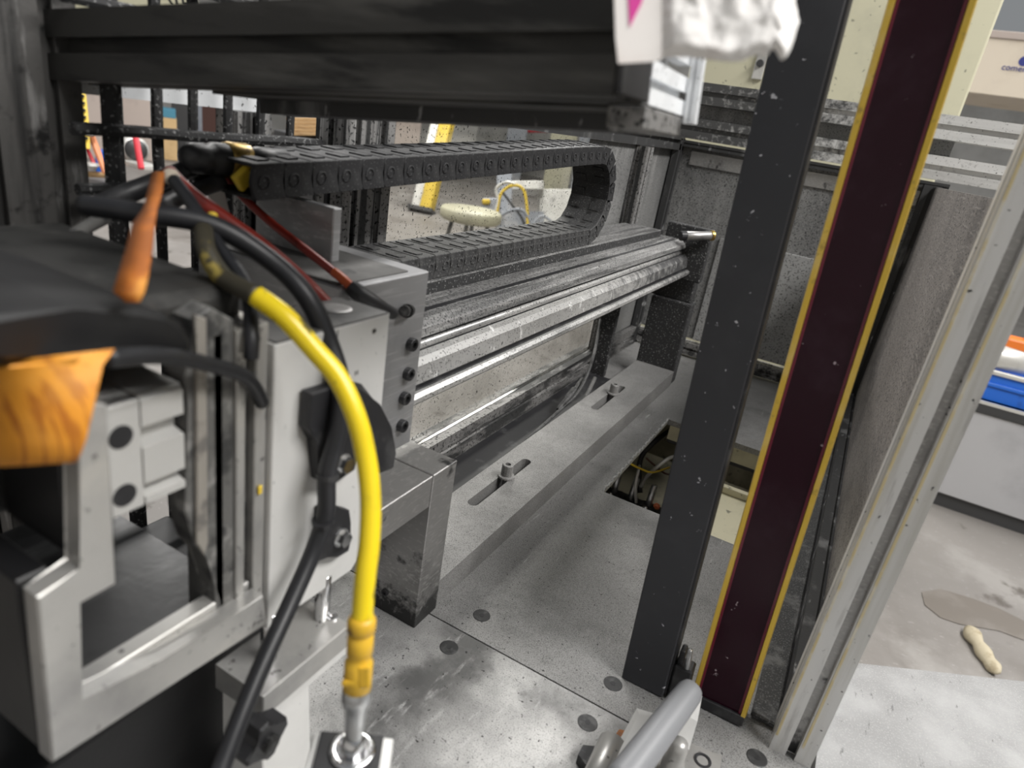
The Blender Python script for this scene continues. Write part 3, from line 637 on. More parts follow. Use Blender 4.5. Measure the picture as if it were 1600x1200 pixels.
# ================================================================== NEAR LEFT TOOLING
# white pneumatic slide body
ws = thing('slide_unit', 'white pneumatic slide body on guide rods in front of the carriage block', 'actuator', (-.31, .32, .12))
bm = NB(); prism(bm, [(.2655, .192), (.3, .192), (.352, .190), (.358, .196), (.372, .30), (.372, .405), (.2655, .4045)], 'x', -.327, -.280, .0008); link('body', bm, 'white_body', ws)
bm = NB(); box(bm, -.3265, -.2805, .267, .371, .4045, .406, .0006, 1); tp = link('top_plate', bm, 'carriage_top', ws)
bm = NB(); lathe(bm, [(.011, 0), (.011, .0008), (.009, .0012), (0, .0012)], (-.306, .345, .406), (0, 0, 1), 20); link('plug', bm, 'bracket_steel', tp)
bm = NB(); lathe(bm, [(.0022, 0), (.0022, .0006), (.0015, .0006), (.0015, .0002), (0, .0002)], at_x(584, 517, -.2802), (1, 0, 0), 12); link('pin_mark', bm, 'frame_alu', ws)
text('mark', 'H', .0055, frame(at_x(557, 583, -.2799), (0, 1, 0), (0, 0, 1)), 'cast_grey', ws, .0002)
bm = NB(); box(bm, -.2803, -.2798, .3178, .3186, .31, .4035); link('groove_line', bm, 'cast_grey', ws)
for y in (.272, .326):
    bm = NB(); rod(bm, (-.285, y, .145), (-.285, y, .2), .006, 16); link('guide_rod', bm, 'chrome', ws, True)
bm = NB(); prism(bm, [(.246, .135), (.336, .135), (.339, .139), (.339, .147), (.335, .151), (.334, .157), (.246, .157)], 'x', -.31, -.262, .001); link('end_plate', bm, 'frame_alu', ws)
bm = NB(); box(bm, -.308, -.2655, .25, .341, .122, .1345, .0015, 1); link('end_plate_step', bm, 'white_body', ws)
bm = NB(); cap_screw(bm, (-.278, .331, .157), (0, 0, 1), .0042, .002); link('screw', bm, 'chrome', ws)
bm = NB(); prism(bm, [(-.31, .02), (-.31, .1215), (-.27, .1215), (-.262, .02)], 'y', .252, .30, .001); link('foot', bm, 'white_body', ws)
# black clamp bracket with bolts on the white body
kb = thing('clamp_bracket', 'black cable clamp bracket with bright bolts on the white slide body', 'bracket', (-.275, .325, .22))
bm = NB(); blob(bm, [(486, 615), (545, 597), (560, 620), (560, 700), (556, 735), (520, 760), (500, 752), (498, 690), (482, 670)], -.2795, -.270); link('upper_plate', bm, 'black_part', kb)
bm = NB(); blob(bm, [(506, 795), (520, 786), (535, 795), (548, 798), (546, 818), (550, 845), (546, 862), (530, 872), (512, 868), (498, 880), (495, 865), (505, 840)], -.2795, -.271); link('lower_plate', bm, 'black_part', kb)
for px, py in ((536, 724), (533, 840)):
    q = at_x(px, py, -.2705)
    b = NB(); hexrod(b, q, q + Vector((.006, 0, 0)), .0058); bo = link('bolt', b, 'chrome', kb)
    b = NB(); lathe(b, [(0, 0), (.0075, 0), (.0075, .0012), (0, .0012)], q - Vector((.0005, 0, 0)), (1, 0, 0), 16); link('washer', b, 'zinc', bo)
bh = NB(); blob(bh, [(535, 602), (548, 596), (572, 603), (594, 632), (612, 668), (624, 704), (618, 735), (600, 742), (588, 735), (586, 700), (572, 660), (552, 630)], -.296, -.274, .004); tag(link('rubber_hose', bh, 'black_rubber'), 'wide flat black rubber hose bending down behind the yellow cable', 'hose')
# slide rails left of the white body
sr = thing('slide_rail', 'stack of vertical grey slide rail strips left of the white slide body', 'slide', (-.31, .24, .2))
for y0, y1, x1, m in ((.2555, .2648, -.284, 'frame_alu'), (.2475, .2550, -.290, 'cast_grey'), (.2405, .247, -.282, 'frame_alu'), (.2335, .240, -.292, 'black_part'), (.2265, .233, -.284, 'cast_grey')):
    bm = NB(); box(bm, -.31, x1, y0, y1, .214, .418, .0008, 1); link('strip', bm, m, sr)
bm = NB(); box(bm, -.2835, -.282, .2575, .2605, .305, .311, .0005); link('paint_dab', bm, 'yellow_paint', sr)
# dark casting with a rounded opening
cs = thing('gripper_casting', 'dark grimy casting with a rounded opening above the silver frame', 'casting', (-.33, .18, .36))
bm = NB(); blob(bm, [(300, 500), (330, 480), (366, 500), (366, 962), (345, 950), (325, 870), (303, 850), (290, 800), (296, 640), (288, 590), (300, 560)], -.300, -.284, .001); link('upright', bm, 'cast_grey', cs)
bm = NB(); blob(bm, [(305, 492), (324, 498), (326, 850), (320, 868), (308, 850), (308, 560)], -.2839, -.281, .0008); link('edge_strip', bm, 'cast_pale', cs)
bm = NB(); blob(bm, [(-60, 500), (120, 484), (220, 484), (262, 492), (288, 508), (302, 535), (304, 575), (288, 560), (260, 553), (150, 556), (-60, 570)], -.40, -.276, .003); link('dark_cover', bm, 'cast_black', cs)
bm = NB(); box(bm, -.475, -.302, .03, .262, .405, .436, .006); link('rear_cover', bm, 'cover_grime', cs)
bm = NB(); box(bm, -.40, -.335, .03, .205, .325, .404, .002); link('back_wall', bm, 'cast_black', cs)
# white gripper bar with bore holes
gb = thing('gripper_bar', 'pale bored gripper bar with a grooved end inside the dark casting', 'bar', (-.30, .18, .33))
bm = NB(); box(bm, -.322, -.284, .1665, .1845, .332, .394, .001, 1); link('bored_block', bm, 'gripper_alu', gb)
for z in (.3765, .3435):
    b = NB(); lathe(b, [(.0062, -.0002), (.0062, .0004), (0, .0002)], (-.284, .1738, z), (1, 0, 0), 20); link('bore', b, 'black_part', gb)
bm = NB(); prism(bm, [(-.322, .333), (-.322, .395), (-.287, .395), (-.284, .392), (-.284, .378), (-.292, .376), (-.292, .368), (-.284, .366), (-.284, .345), (-.290, .343), (-.290, .339), (-.284, .337), (-.284, .333)], 'y', .1848, .208); link('grooved_block', bm, 'gripper_alu', gb)
# silver C frame
cf = thing('c_frame', 'thick silver C-shaped plate frame with a square opening at lower left', 'frame', (-.3, .19, .21))
XF = -.272
oq = [(58, 934), (128, 889), (122, 628), (168, 632), (182, 913), (122, 941), (126, 1098), (252, 1032), (364, 962), (412, 930), (418, 975), (82, 1193)]
bm = NB(); pq = [at_x(a, b, XF) for a, b in oq]
prism(bm, [(v.y, v.z) for v in pq], 'x', XF - .012, XF, .001); link('frame', bm, 'frame_alu', cf)
l0, l1 = at_x(126, 1098, XF), at_x(412, 930, XF)
bm = NB(); box(bm, XF - .024, XF - .0122, l0.y, l1.y - .001, .205, (l0.z + l1.z) / 2 + .001, .0008, 1); link('bottom_ledge', bm, 'frame_alu', cf)
bm = NB(); v0, v1 = at_x(82, 1193, XF), at_x(128, 889, XF)
box(bm, XF - .16, XF - .0122, v0.y + .0008, l0.y - .001, v0.z, v1.z, .001, 1); link('rear_block', bm, 'cast_black', cf)  # black block paints in the dark reflections on the side of the frame
bm = NB(); box(bm, XF - .20, XF - .0245, .132, .262, .200, .218, .001, 1); link('inner_shelf', bm, 'oily_black', cf)
bm = NB(); cap_screw(bm, (XF - .10, v0.y - .0003, .32), (0, -1, 0), .006, .002); link('screw', bm, 'black_screw', cf)
gk = thing('gripper_cover', 'dark grey cover block beside the pale gripper end at far left', 'block', (-.33, .10, .34))
v2, v3 = at_x(122, 628, XF), at_x(128, 889, XF)
bm = NB(); box(bm, XF - .14, XF - .0122, v3.y + .001, v3.y + .010, v3.z + .0008, v2.z - .001, .001, 1); link('cover', bm, 'cast_black', gk)
bm = NB(); lathe(bm, [(.007, 0), (.007, .001), (.005, .001), (.005, -.003), (0, -.003)], (XF - .075, v3.y + .001, .352), (0, -1, 0), 16); link('bore', bm, 'black_part', gk)
# dark slab under the C frame
us = thing('under_slab', 'black greasy slab below the silver C frame', 'slab', (-.4, .25, 0))
bm = NB(); box(bm, -.52, -.34, .10, .36, .001, .13, .003); link('slab', bm, 'cast_black', us)

# ---------------- sensor plate, yellow cable, grey cable at the bottom
sb = thing('sensor_block', 'black topped sensor block with a chrome ball under the yellow connector', 'sensor', (-.17, .215, .1))
bm = NB(); q = [at_z(502, 1141, .2), at_z(600, 1148, .2), at_z(592, 1215, .2), at_z(490, 1205, .2)]
A_ = q[0]; ex = (q[1] - q[0]); ey = Vector((-ex.y, ex.x, 0)); Lx = ex.length
box(bm, 0, Lx, -.034, 0, 0, .003, .0006, 1); xf(bm, 0, frame(A_ - Vector((0, 0, .003)), ex, ey)); link('pad', bm, 'black_part', sb)
bm = NB(); box(bm, -.004, Lx + .006, -.04, .001, -.10, 0, .001, 1); xf(bm, 0, frame(A_ - Vector((0, 0, .003)), ex, ey)); link('block', bm, 'white_body', sb)
qc = at_z(551, 1168, .203)
bm = NB(); lathe(bm, [(.0125, 0), (.0135, .001), (.0125, .0022), (.0095, .003), (.0085, .0015), (0, .0015)], (qc.x, qc.y, .2), (0, 0, 1), 24); link('ring', bm, 'chrome', sb, True)
bm = NB(); lathe(bm, [(0, .013), (.004, .012), (.0065, .008), (.007, .004), (.005, 0)], (qc.x, qc.y, .2005), (0, 0, 1), 16); link('ball_seat', bm, 'chrome', sb, True)
yc = thing('sensor_lead', 'bright yellow cable with amber screw connector in the foreground', 'cable', (qc.x, qc.y, .21))
def yd(px, py, d): return at_d(px, py, d)
cb0 = Vector((qc.x, qc.y, .212)); top = at_d(566, 962, (cb0 - EYE).dot(RC @ Vector((0, 0, 1))) - .016)
ax = (top - cb0); LL = ax.length
def seg_at(f): return cb0 + ax * f
bm = NB(); lathe(bm, [(.005, 0), (.0055, LL * .1), (.006, LL * .24), (.0074, LL * .27), (.0076, LL * .3), (.0082, LL * .31), (.0082, LL * .385), (.0074, LL * .41)], cb0, ax, 20); link('metal_sleeve', bm, 'zinc', yc, True)
bm = NB(); lathe(bm, [(.0068, LL * .40), (.0078, LL * .41), (.0078, LL * .63), (.0066, LL * .645), (.0066, LL * .70), (.0072, LL * .71), (.0072, LL * .84), (.0064, LL * .85), (.0064, LL * .87), (.0078, LL * .885), (.0078, LL * .965), (.0068, LL * .99), (.0045, LL)], cb0, ax, 20); cn = link('connector', bm, 'amber_plastic', yc, True)
cr = (RC @ Vector((1, 0, 0))); cf_ = -(RC @ Vector((0, 0, 1)))
bm = NB(); c_ = seg_at(.60) + cr * .0035 + cf_ * .0060; box(bm, -.0022, .0040, -.002, .002, -.010, .0022, .0008); xf(bm, 0, frame(c_, cr, ax.cross(cr))); link('key_tab', bm, 'amber_plastic', cn)
bm = NB(); c_ = seg_at(.50) + cr * (-.003) + cf_ * .0066; box(bm, -.004, .003, -.0015, .0015, -.0015, .0015, .0006); xf(bm, 0, frame(c_, cr, ax.cross(cr))); link('key_tab', bm, 'amber_plastic', cn)
dt = (top - EYE).dot(RC @ Vector((0, 0, 1)))
pts = [seg_at(.96), at_d(571, 900, dt), at_d(577, 850, dt + .002), at_d(579, 780, dt + .005), at_d(572, 715, dt + .006), at_d(556, 650, dt + .004), at_d(528, 590, dt + .003), at_d(490, 545, dt), at_d(445, 495, dt - .004), at_d(400, 462, dt - .004)]
bm = NB(); tube(bm, pts, .0058, 14, 6); link('cord', bm, 'yellow_rubber', yc, True)
pts = [at_d(402, 463, dt - .003), at_d(380, 452, dt + .003), at_d(345, 430, dt + .012), at_d(322, 390, dt + .016), at_d(318, 360, dt + .03)]
bm = NB(); tube(bm, pts, .0056, 12, 6); link('grimy_cord', bm, 'grimy_yellow', yc, True)
gc = thing('grey_cable', 'thick dark grey cable sweeping down in front of the white slide body', 'cable', at_x(345, 1200, -.2))
pts = [at_x(130, 320, -.40), at_x(220, 333, -.37), at_x(330, 352, -.345), at_x(420, 405, -.32), at_x(480, 465, -.295), at_x(515, 540, -.28), at_x(533, 610, -.266), at_x(526, 680, -.262), at_x(511, 740, -.262), at_x(509, 800, -.262), at_x(490, 860, -.262), at_x(455, 940, -.255), at_x(418, 1020, -.245), at_x(380, 1110, -.235), at_x(340, 1215, -.225)]
bm = NB(); tube(bm, pts, [.0062, .0064, .0066, .0062, .0058, .0056], 12, 6); link('cord', bm, 'grey_rubber', gc, True)
bm = NB(); q = at_x(512, 742, -.262); tube(bm, [q + Vector((0, 0, .002)), q - Vector((0, 0, .002))], .0075, 12, 1); link('cable_tie', bm, 'black_part', gc)
bm = NB(); q = at_x(504, 815, -.262); tube(bm, [q + Vector((0, 0, .002)), q - Vector((0, -.001, .002))], .0075, 12, 1); link('cable_tie', bm, 'black_part', gc)
def cable(name, label, pts, r, m, cat='cable', flat=1):
    b = NB(); tube(b, pts, r, 10, 6, flat); return tag(link(name, b, m, None, True), label, cat)
cable('cable', 'thin black cable dropping from the hoses across the carriage to the slide strips', [at_x(272, 282, -.40), at_x(300, 320, -.37), at_x(345, 390, -.33), at_x(385, 450, -.30), at_x(393, 520, -.278), at_x(392, 560, -.275)], .0042, 'grey_rubber')
cable('cable', 'dark grey cable running over the orange card to the slide strips', [at_x(165, 560, -.26), at_x(250, 556, -.265), at_x(320, 568, -.27), at_x(385, 590, -.274), at_x(410, 630, -.28)], .0042, 'grey_rubber')
# lower black cable gland near the foot
kg = thing('cable_gland', 'black star-shaped clamp knob by the white foot at the bottom edge', 'knob', at_x(420, 1180, -.24))
bm = NB(); q = at_x(420, 1160, -.242)
out = []
for k in range(16):
    a = 2 * math.pi * k / 16; r = .018 if k % 4 in (0, 1) else .011
    out.append((q.y + r * math.cos(a), q.z + r * math.sin(a)))
prism(bm, out, 'x', -.258, -.242, .0015); link('knob', bm, 'black_part', kg)
bm = NB(); lathe(bm, [(.006, 0), (.006, .004), (.004, .005), (0, .005)], (-.242, q.y, q.z), (1, 0, 0), 14); link('hub', bm, 'bracket_steel', kg)

# ---------------- hoses above the carriage
cable('air_hose', 'thicker red air hose running over the carriage behind the yellow cable', [at_x(262, 268, -.43), at_x(300, 305, -.41), at_x(360, 348, -.385), at_x(420, 392, -.362), at_x(475, 440, -.338), at_x(522, 488, -.322)], .0052, 'red_rubber', 'hose')
rh = thing('air_hose', 'thin red air hose ending in a black ferrule at the carriage screw', 'hose', at_x(640, 487, -.35))
pts = [at_x(342, 265, -.47), at_x(372, 300, -.455), at_x(420, 345, -.43), at_x(480, 392, -.375), at_x(530, 432, -.338), at_x(552, 452, -.322)]
bm = NB(); tube(bm, pts, .0034, 10, 6); link('hose', bm, 'red_rubber', rh, True)
bm = NB(); tube(bm, [at_x(522, 425, -.343), at_x(537, 437, -.332), at_x(552, 452, -.322)], .0037, 10, 4); link('hose_end', bm, 'orange_rubber', rh, True)
bm = NB(); tube(bm, [at_x(546, 446, -.325), at_x(560, 458, -.319), at_x(582, 472, -.313), at_x(602, 482, -.311), at_x(614, 490, -.312)], [.0058, .0068, .0062, .0045, .005], 12, 5); link('ferrule', bm, 'black_rubber', rh, True)
q = at_x(640, 485, -.3275)
bm = NB(); lathe(bm, [(.0052, 0), (.0052, .006), (.0062, .006), (.0062, .010), (.0048, .010), (.0048, .018), (0, .018)], q, (at_x(616, 489, -.312) - q), 14); link('fitting', bm, 'bracket_steel', rh)
# cable bundle end at the chain
be = thing('cable_bundle', 'black cable gland with brass ring feeding the cable chain', 'gland', at_x(360, 260, -.45))
a, b_ = at_x(286, 246, -.455), at_x(388, 252, -.452)
d = b_ - a; L_ = d.length
bm = NB(); lathe(bm, [(0, 0), (.008, .001), (.011, L_ * .1), (.0115, L_ * .3), (.010, L_ * .35), (.0125, L_ * .42), (.0125, L_ * .62)], a, d, 16); link('gland', bm, 'black_rubber', be, True)
bm = NB(); lathe(bm, [(.0125, L_ * .62), (.0138, L_ * .64), (.0138, L_ * .95), (.011, L_)], a, d, 16); link('brass_ring', bm, 'brass', be, True)
bm = NB(); a2, b2 = at_x(386, 256, -.447), at_x(432, 262, -.446); d2 = b2 - a2
lathe(bm, [(0, 0), (.010, 0), (.0145, d2.length * .3), (.0155, d2.length * 1.2), (0, d2.length * 1.2)], a2, d2, 18); link('sleeve', bm, 'black_rubber', be, True)
bm = NB(); tube(bm, [at_x(258, 268, -.425), at_x(266, 275, -.422), at_x(274, 284, -.42)], [.003, .0058, .0045], 12, 4); link('cream_ring', bm, 'pale_card', be, True)
bm = NB(); box(bm, -.012, .012, -.0035, .0035, -.007, .007, .002); xf(bm, 0, frame(at_x(386, 274, -.43), at_x(400, 262, -.43) - at_x(372, 288, -.43), (1, 0, 0))); link('tape', bm, 'yellow_paint', be)
cable('hose', 'black hose sagging from the cable gland towards the mesh guard', [at_x(300, 262, -.46), at_x(260, 278, -.46), at_x(205, 300, -.46), at_x(150, 322, -.47)], .007, 'black_rubber', 'hose')
cable('hose', 'black hose under the gland curving to the carriage', [at_x(345, 285, -.45), at_x(300, 300, -.44), at_x(265, 315, -.43), at_x(240, 330, -.42)], .006, 'black_rubber', 'hose')
bm = NB(); box(bm, -.0075, .0075, -.001, .001, -.018, .018, .0005); xf(bm, 0, frame(at_x(340, 312, -.46), (0, 1, .3), (1, 0, 0))); tag(link('cable_tag', bm, 'pale_metal'), 'small pale metal tag between the two red hoses', 'tag')
bm = NB(); box(bm, -.006, .006, -.003, .003, -.005, .005, .0015); xf(bm, 0, frame(at_x(328, 348, -.36), (0, 1, .5), (1, 0, 0))); tag(link('tape_band', bm, 'yellow_paint'), 'yellow tape band on the black cable by the thicker red hose', 'tape')
# wooden / grimy rod at left
cable('rod', 'grimy brownish bar lying across the dark covers at far left', [at_x(-10, 470, -.40), at_x(60, 420, -.42), at_x(120, 365, -.45), at_x(165, 340, -.47)], .0045, 'cast_grey', 'bar')

# ---------------- orange tags
def ribbon(bm, ctr, wv, t):
    """bent strip: list of centres and half-width vectors"""
    A = []
    for c_, w2 in zip(ctr, wv): A.append((Vector(c_) - Vector(w2), Vector(c_) + Vector(w2)))
    n = RC @ Vector((0, 0, t)); V = [[bm.verts.new(p_) for p_ in (a, b, b + n, a + n)] for a, b in A]
    for a, b in zip(V, V[1:]):
        for j in range(4): bm.faces.new((a[j], a[(j + 1) % 4], b[(j + 1) % 4], b[j]))
    bm.faces.new(V[0]); bm.faces.new(V[-1][::-1])
bm = NB(); cs_, ws_ = [], []
for k, (xl, xr, y, dd) in enumerate([(20, 178, 549, .268), (-2, 174, 556, .266), (-14, 160, 574, .262), (-16, 152, 610, .259), (-18, 143, 650, .258), (-20, 134, 690, .259), (-22, 126, 712, .261), (-22, 118, 727, .264)]):
    a, b_ = at_d(xl, y + (14 if k in (0, 1) else 4), dd), at_d(xr, y - 4, dd + .004); cs_.append((a + b_) / 2); ws_.append((b_ - a) / 2)
ribbon(bm, cs_, ws_, .0006); tag(link('orange_card', bm, 'orange_card', None, True), 'curled orange card with faded print at the left edge', 'card')
bm = NB(); cs_, ws_ = [], []
for xl, xr, y, dd in [(238, 256, 268, .485), (230, 252, 300, .480), (224, 244, 325, .478), (206, 240, 350, .474), (196, 236, 390, .466), (184, 230, 430, .458), (176, 224, 455, .453), (196, 216, 472, .449)]:
    a, b_ = at_z(xl, y, dd), at_z(xr, y, dd + .001); cs_.append((a + b_) / 2); ws_.append((b_ - a) / 2)
ribbon(bm, cs_, ws_, .0015); tag(link('orange_ribbon', bm, 'orange_cloth', None, True), 'twisted rust-orange ribbon hanging over the dark covers', 'ribbon')

# ================================================================== TOGGLE CLAMP (bottom right)
tg = thing('toggle_clamp', 'silver toggle clamp with a grey dipped handle at the bottom edge', 'clamp', (0, .45, 0))
bm = NB(); q = [at_z(1040, 1146, .004), at_z(1128, 1180, .004), at_z(1120, 1240, .004), at_z(1010, 1230, .004)]
sheet(bm, q, (0, 0, 1), .0035); link('base_flange', bm, 'frame_alu', tg)
q0 = at_z(1098, 1188, .0045); bm = NB(); lathe(bm, [(.0085, 0), (.0085, .0004), (.006, .0005), (.005, -.002), (0, -.002)], q0, (0, 0, 1), 18); link('bolt_hole', bm, 'black_part', tg)
h0, h1 = at_z(1083, 1074, .080), at_z(966, 1228, .066)
bm = NB(); tube(bm, [h0, h0.lerp(h1, .05), h0.lerp(h1, .12), h0.lerp(h1, .5), h1], [.004, .0105, .0118, .0122, .0125, .013, .0135, .014, .0145], 16, 6); link('handle', bm, 'handle_grey', tg, True)
bm = NB(); ribbon(bm, [at_z(1090, 1084, .072), at_z(1080, 1122, .060), at_z(1066, 1166, .040)], [Vector((.0045, 0, 0)), Vector((.006, 0, 0)), Vector((.0065, 0, 0))], .007); link('link_arm', bm, 'white_body', tg)
bm = NB(); ribbon(bm, [at_z(1016, 1121, .030), at_z(1000, 1152, .030), at_z(962, 1226, .030)], [Vector((.0105, .003, 0))] * 3, .012); link('side_arm', bm, 'white_body', tg)
bm = NB(); rod(bm, at_z(958, 1160, .020), at_z(930, 1225, .020), .0135, 16); link('clamp_bar', bm, 'frame_alu', tg, True)
bm = NB(); ribbon(bm, [at_z(986, 1172, .022), at_z(955, 1226, .022)], [Vector((.0095, .003, 0))] * 2, .02); link('pivot_block', bm, 'black_part', tg)
q = h0.lerp(h1, .72); bm = NB(); box(bm, q.x + .004, q.x + .010, q.y - .026, q.y + .030, .0005, q.z - .004, .001, 1); link('bracket_plate', bm, 'frame_alu', tg)
q0 = at_z(1052, 1192, .022); bm = NB(); lathe(bm, [(0, .028), (.007, .027), (.0085, .020), (.0085, .006), (.0105, .004), (.0105, -.022), (0, -.022)], q0, (0, 0, 1), 16); link('spindle', bm, 'frame_alu', tg, True)
bm = NB(); ribbon(bm, [at_z(986, 1148, .010), at_z(972, 1168, .010)], [Vector((.010, .004, 0))] * 2, .006); link('spacer', bm, 'rust_block', tg)
bm = NB(); q0 = at_z(921, 1187, .006); hexrod(bm, q0 - Vector((0, 0, .006)), q0 + Vector((0, 0, .006)), .012); link('nut', bm, 'black_screw', tg)

# ================================================================== OUTSIDE, RIGHT
wb = thing('outside_bench', 'white dusty bench top outside the machine at the lower right', 'bench', (.5, .5, FLOOR))
q = [at_z(1322, 1034, -.004), at_z(1700, 1076, -.004), Vector((.95, .2, -.004)), Vector((.118, .2, -.004)), Vector((.118, .78, -.004))]
bm = NB(); sheet(bm, q, (0, 0, 1), .02); link('bench_top', bm, 'bench_white', wb)
for x, y in ((.2, .3), (.85, .35), (.2, .7), (.5, .85)):
    bm = NB(); box(bm, x - .02, x + .02, y - .02, y + .02, FLOOR, -.024, .002); link('leg', bm, 'dark_steel', wb)
bm = NB(); q = [at_z(1512, 980, FLOOR + .02), at_z(1528, 1005, FLOOR + .025), at_z(1545, 1032, FLOOR + .02), at_z(1560, 1052, FLOOR + .02)]
tube(bm, q, [.012, .03, .018, .026, .02, .024, .008], 10, 5, .6); tag(link('dried_glue', bm, 'glue', None, True), 'cream lump of dried glue on the stained floor', 'glue')
bm = NB(); q = [at_z(a, b, FLOOR + .003) for a, b in ((1440, 925), (1470, 920), (1520, 935), (1560, 950), (1600, 970), (1640, 1000), (1600, 1000), (1560, 985), (1500, 975), (1470, 965), (1445, 945))]
sheet(bm, q, (0, 0, 1), .002); tag(link('floor_stain', bm, 'stain'), 'brown dried puddle stain on the floor outside', 'stain')
lcab = thing('low_cabinet', 'low grey steel cabinet standing outside beyond the corner post', 'cabinet', (1.3, 3.9, FLOOR))
g0 = at_z(1470, 800, FLOOR); Yc = g0.y + .05
def zc(py, px=1560): return at_y(px, py, Yc).z
bm = NB(); box(bm, .5, 2.2, Yc, Yc + .5, FLOOR + .07, zc(652), .005, 1); link('body', bm, 'grey_cabinet', lcab)
bm = NB(); box(bm, .5, 2.2, Yc + .02, Yc + .48, FLOOR, FLOOR + .07); link('plinth', bm, 'dark_steel', lcab)
bm = NB(); box(bm, .49, 2.21, Yc - .012, Yc + .51, zc(652), zc(636), .003, 1); link('top_tray', bm, 'dark_steel', lcab)
bm = NB(); box(bm, .49, 2.21, Yc - .014, Yc - .006, zc(637), zc(632)); link('edge_trim', bm, 'pale_metal', lcab)
bb = thing('blue_bin', 'bright blue plastic bin on the low cabinet outside', 'bin', (1.1, Yc + .2, zc(636)))
zb, zt = zc(636), zc(582)
bm = NB()
x0, x1, y0, y1 = .62, 1.7, Yc + .03, Yc + .42
box(bm, x0, x1, y0, y0 + .012, zb, zt, .004); box(bm, x0, x1, y1 - .012, y1, zb, zt, .004); box(bm, x0, x0 + .012, y0, y1, zb, zt, .004); box(bm, x1 - .012, x1, y0, y1, zb, zt, .004); box(bm, x0, x1, y0, y1, zb, zb + .012)
link('tub', bm, 'blue_plastic', bb)
bm = NB(); box(bm, x0 - .012, x1 + .012, y0 - .012, y0 + .016, zt - .02, zt, .004); link('rim', bm, 'pale_metal', bb)
bm = NB(); box(bm, x0 + .02, x1, y0 - .010, y0 + .002, zb + (zt - zb) * .5, zb + (zt - zb) * .62, .004); link('rib', bm, 'blue_plastic', bb)
ot = thing('orange_tool', 'orange power tool with a pale motor lying in the blue bin', 'tool', (1.0, Yc + .2, zt))
q = at_y(1582, 562, Yc + .1)
bm = NB(); lathe(bm, [(0, -.10), (.05, -.10), (.06, -.07), (.06, .06), (.04, .09), (0, .1)], q, (1, .15, 0), 16); link('motor', bm, 'pale_metal', ot, True)
q = at_y(1592, 536, Yc + .12)
bm = NB(); box(bm, q.x - .06, q.x + .16, q.y - .05, q.y + .05, q.z - .03, q.z + .02, .01); link('housing', bm, 'orange_paint', ot)
bm = NB(); rod(bm, (q.x + .03, q.y, q.z + .01), (q.x + .10, q.y, q.z + .10), .03, 12); link('grip', bm, 'orange_paint', ot, True)
# cream cabinet behind
cc = thing('cream_cabinet', 'tall cream painted cabinet behind the enclosure end wall', 'cabinet', (.1, 2.9, FLOOR))
bm = NB(); box(bm, -.75, .10, 2.62, 3.2, FLOOR, 1.6, .004, 1); link('body', bm, 'cream_paint', cc)
bm = NB(); box(bm, -.72, .08, 2.612, 2.62, FLOOR + .08, 1.5, .003, 1); dr = link('door', bm, 'cream_paint', cc)
q = at_y(1189, 100, 2.61); bm = NB(); box(bm, q.x - .018, q.x + .018, 2.598, 2.612, q.z - .05, q.z + .05, .003); lt = link('latch', bm, 'pale_metal', dr)
bm = NB(); rod(bm, (q.x, 2.60, q.z), (q.x, 2.585, q.z), .012, 12); link('latch_knob', bm, 'dark_steel', lt)
pl = thing('door_panel', 'open pale cream door panel with a folded edge right of the light curtain', 'panel', (.42, 2.6, FLOOR))
q0, q1 = at_y(1440, 150, 2.58), at_y(1548, 0, 2.58)
xr = at_y(1530, 100, 2.58).x
bm = NB(); box(bm, .12, at_y(1460, 100, 2.58).x, 2.575, 2.60, FLOOR, 1.6, .003); link('leaf', bm, 'pale_metal', pl)
bm = NB(); box(bm, at_y(1460, 100, 2.58).x, xr, 2.56, 2.60, FLOOR, 1.6, .006); link('edge_fold', bm, 'cream_paint', pl)
q = at_y(1487, 120, 2.575); bm = NB(); rod(bm, (q.x - .05, 2.576, q.z), (q.x - .05, 2.555, q.z), .010, 12); link('stud', bm, 'chrome', pl)
# rack with cardboard box
YR = 5.0
def ry_(px, py): return at_y(px, py, YR)
rk = thing('pallet_rack', 'blue pallet rack beam carrying a wooden pallet at the right edge', 'rack', (3, YR, FLOOR))
za, zb_ = ry_(1570, 186).z, ry_(1570, 162).z
bm = NB(); box(bm, .7, 4.2, YR - .03, YR + .03, za, zb_, .004); link('beam', bm, 'blue_steel', rk)
bm = NB(); box(bm, 4.2, 4.3, YR - .05, YR + .05, FLOOR, 2.4, .004); link('upright', bm, 'blue_steel', rk)
pt = thing('pallet', 'pale wooden pallet under the printed carton on the blue rack', 'pallet', (2, YR + .4, zb_))
zp = ry_(1570, 150).z
for x in (.9, 1.30, 1.78, 2.2, 2.6, 3.0):
    bm = NB(); box(bm, x, x + .1, YR, YR + .8, zb_, zp - .01); link('block', bm, 'wood', pt)
for k in range(5):
    bm = NB(); box(bm, .85, 3.1, YR + .01 + k * .16, YR + .13 + k * .16, zp - .01, zp); link('board', bm, 'wood', pt)
cbx = thing('carton', 'pale cardboard carton printed comer on the pallet at the right edge', 'box', (2, YR + .4, zp))
zt_ = ry_(1575, 50).z
xL = ry_(1538, 100).x - .25
bm = NB(); box(bm, xL, xL + 1.4, YR + .04, YR + .75, zp, zt_, .004, 1); link('carton', bm, 'pale_card', cbx)
bm = NB(); box(bm, xL - .01, xL + 1.41, YR + .03, YR + .76, zt_ - .03, zt_ + .01, .004, 1); link('lid', bm, 'beige_board', cbx)
q = ry_(1586, 105); text('print', 'comer', .046, frame(Vector((q.x, YR + .039, q.z)), (1, 0, 0), (0, 0, 1)), 'navy_ink', cbx, .002)
q = ry_(1602, 94); bm = NB(); lathe(bm, [(0, 0), (.026, 0), (.026, .003), (0, .003)], (q.x, YR + .041, q.z), (0, -1, 0), 18); link('print_dot', bm, 'navy_ink', cbx)

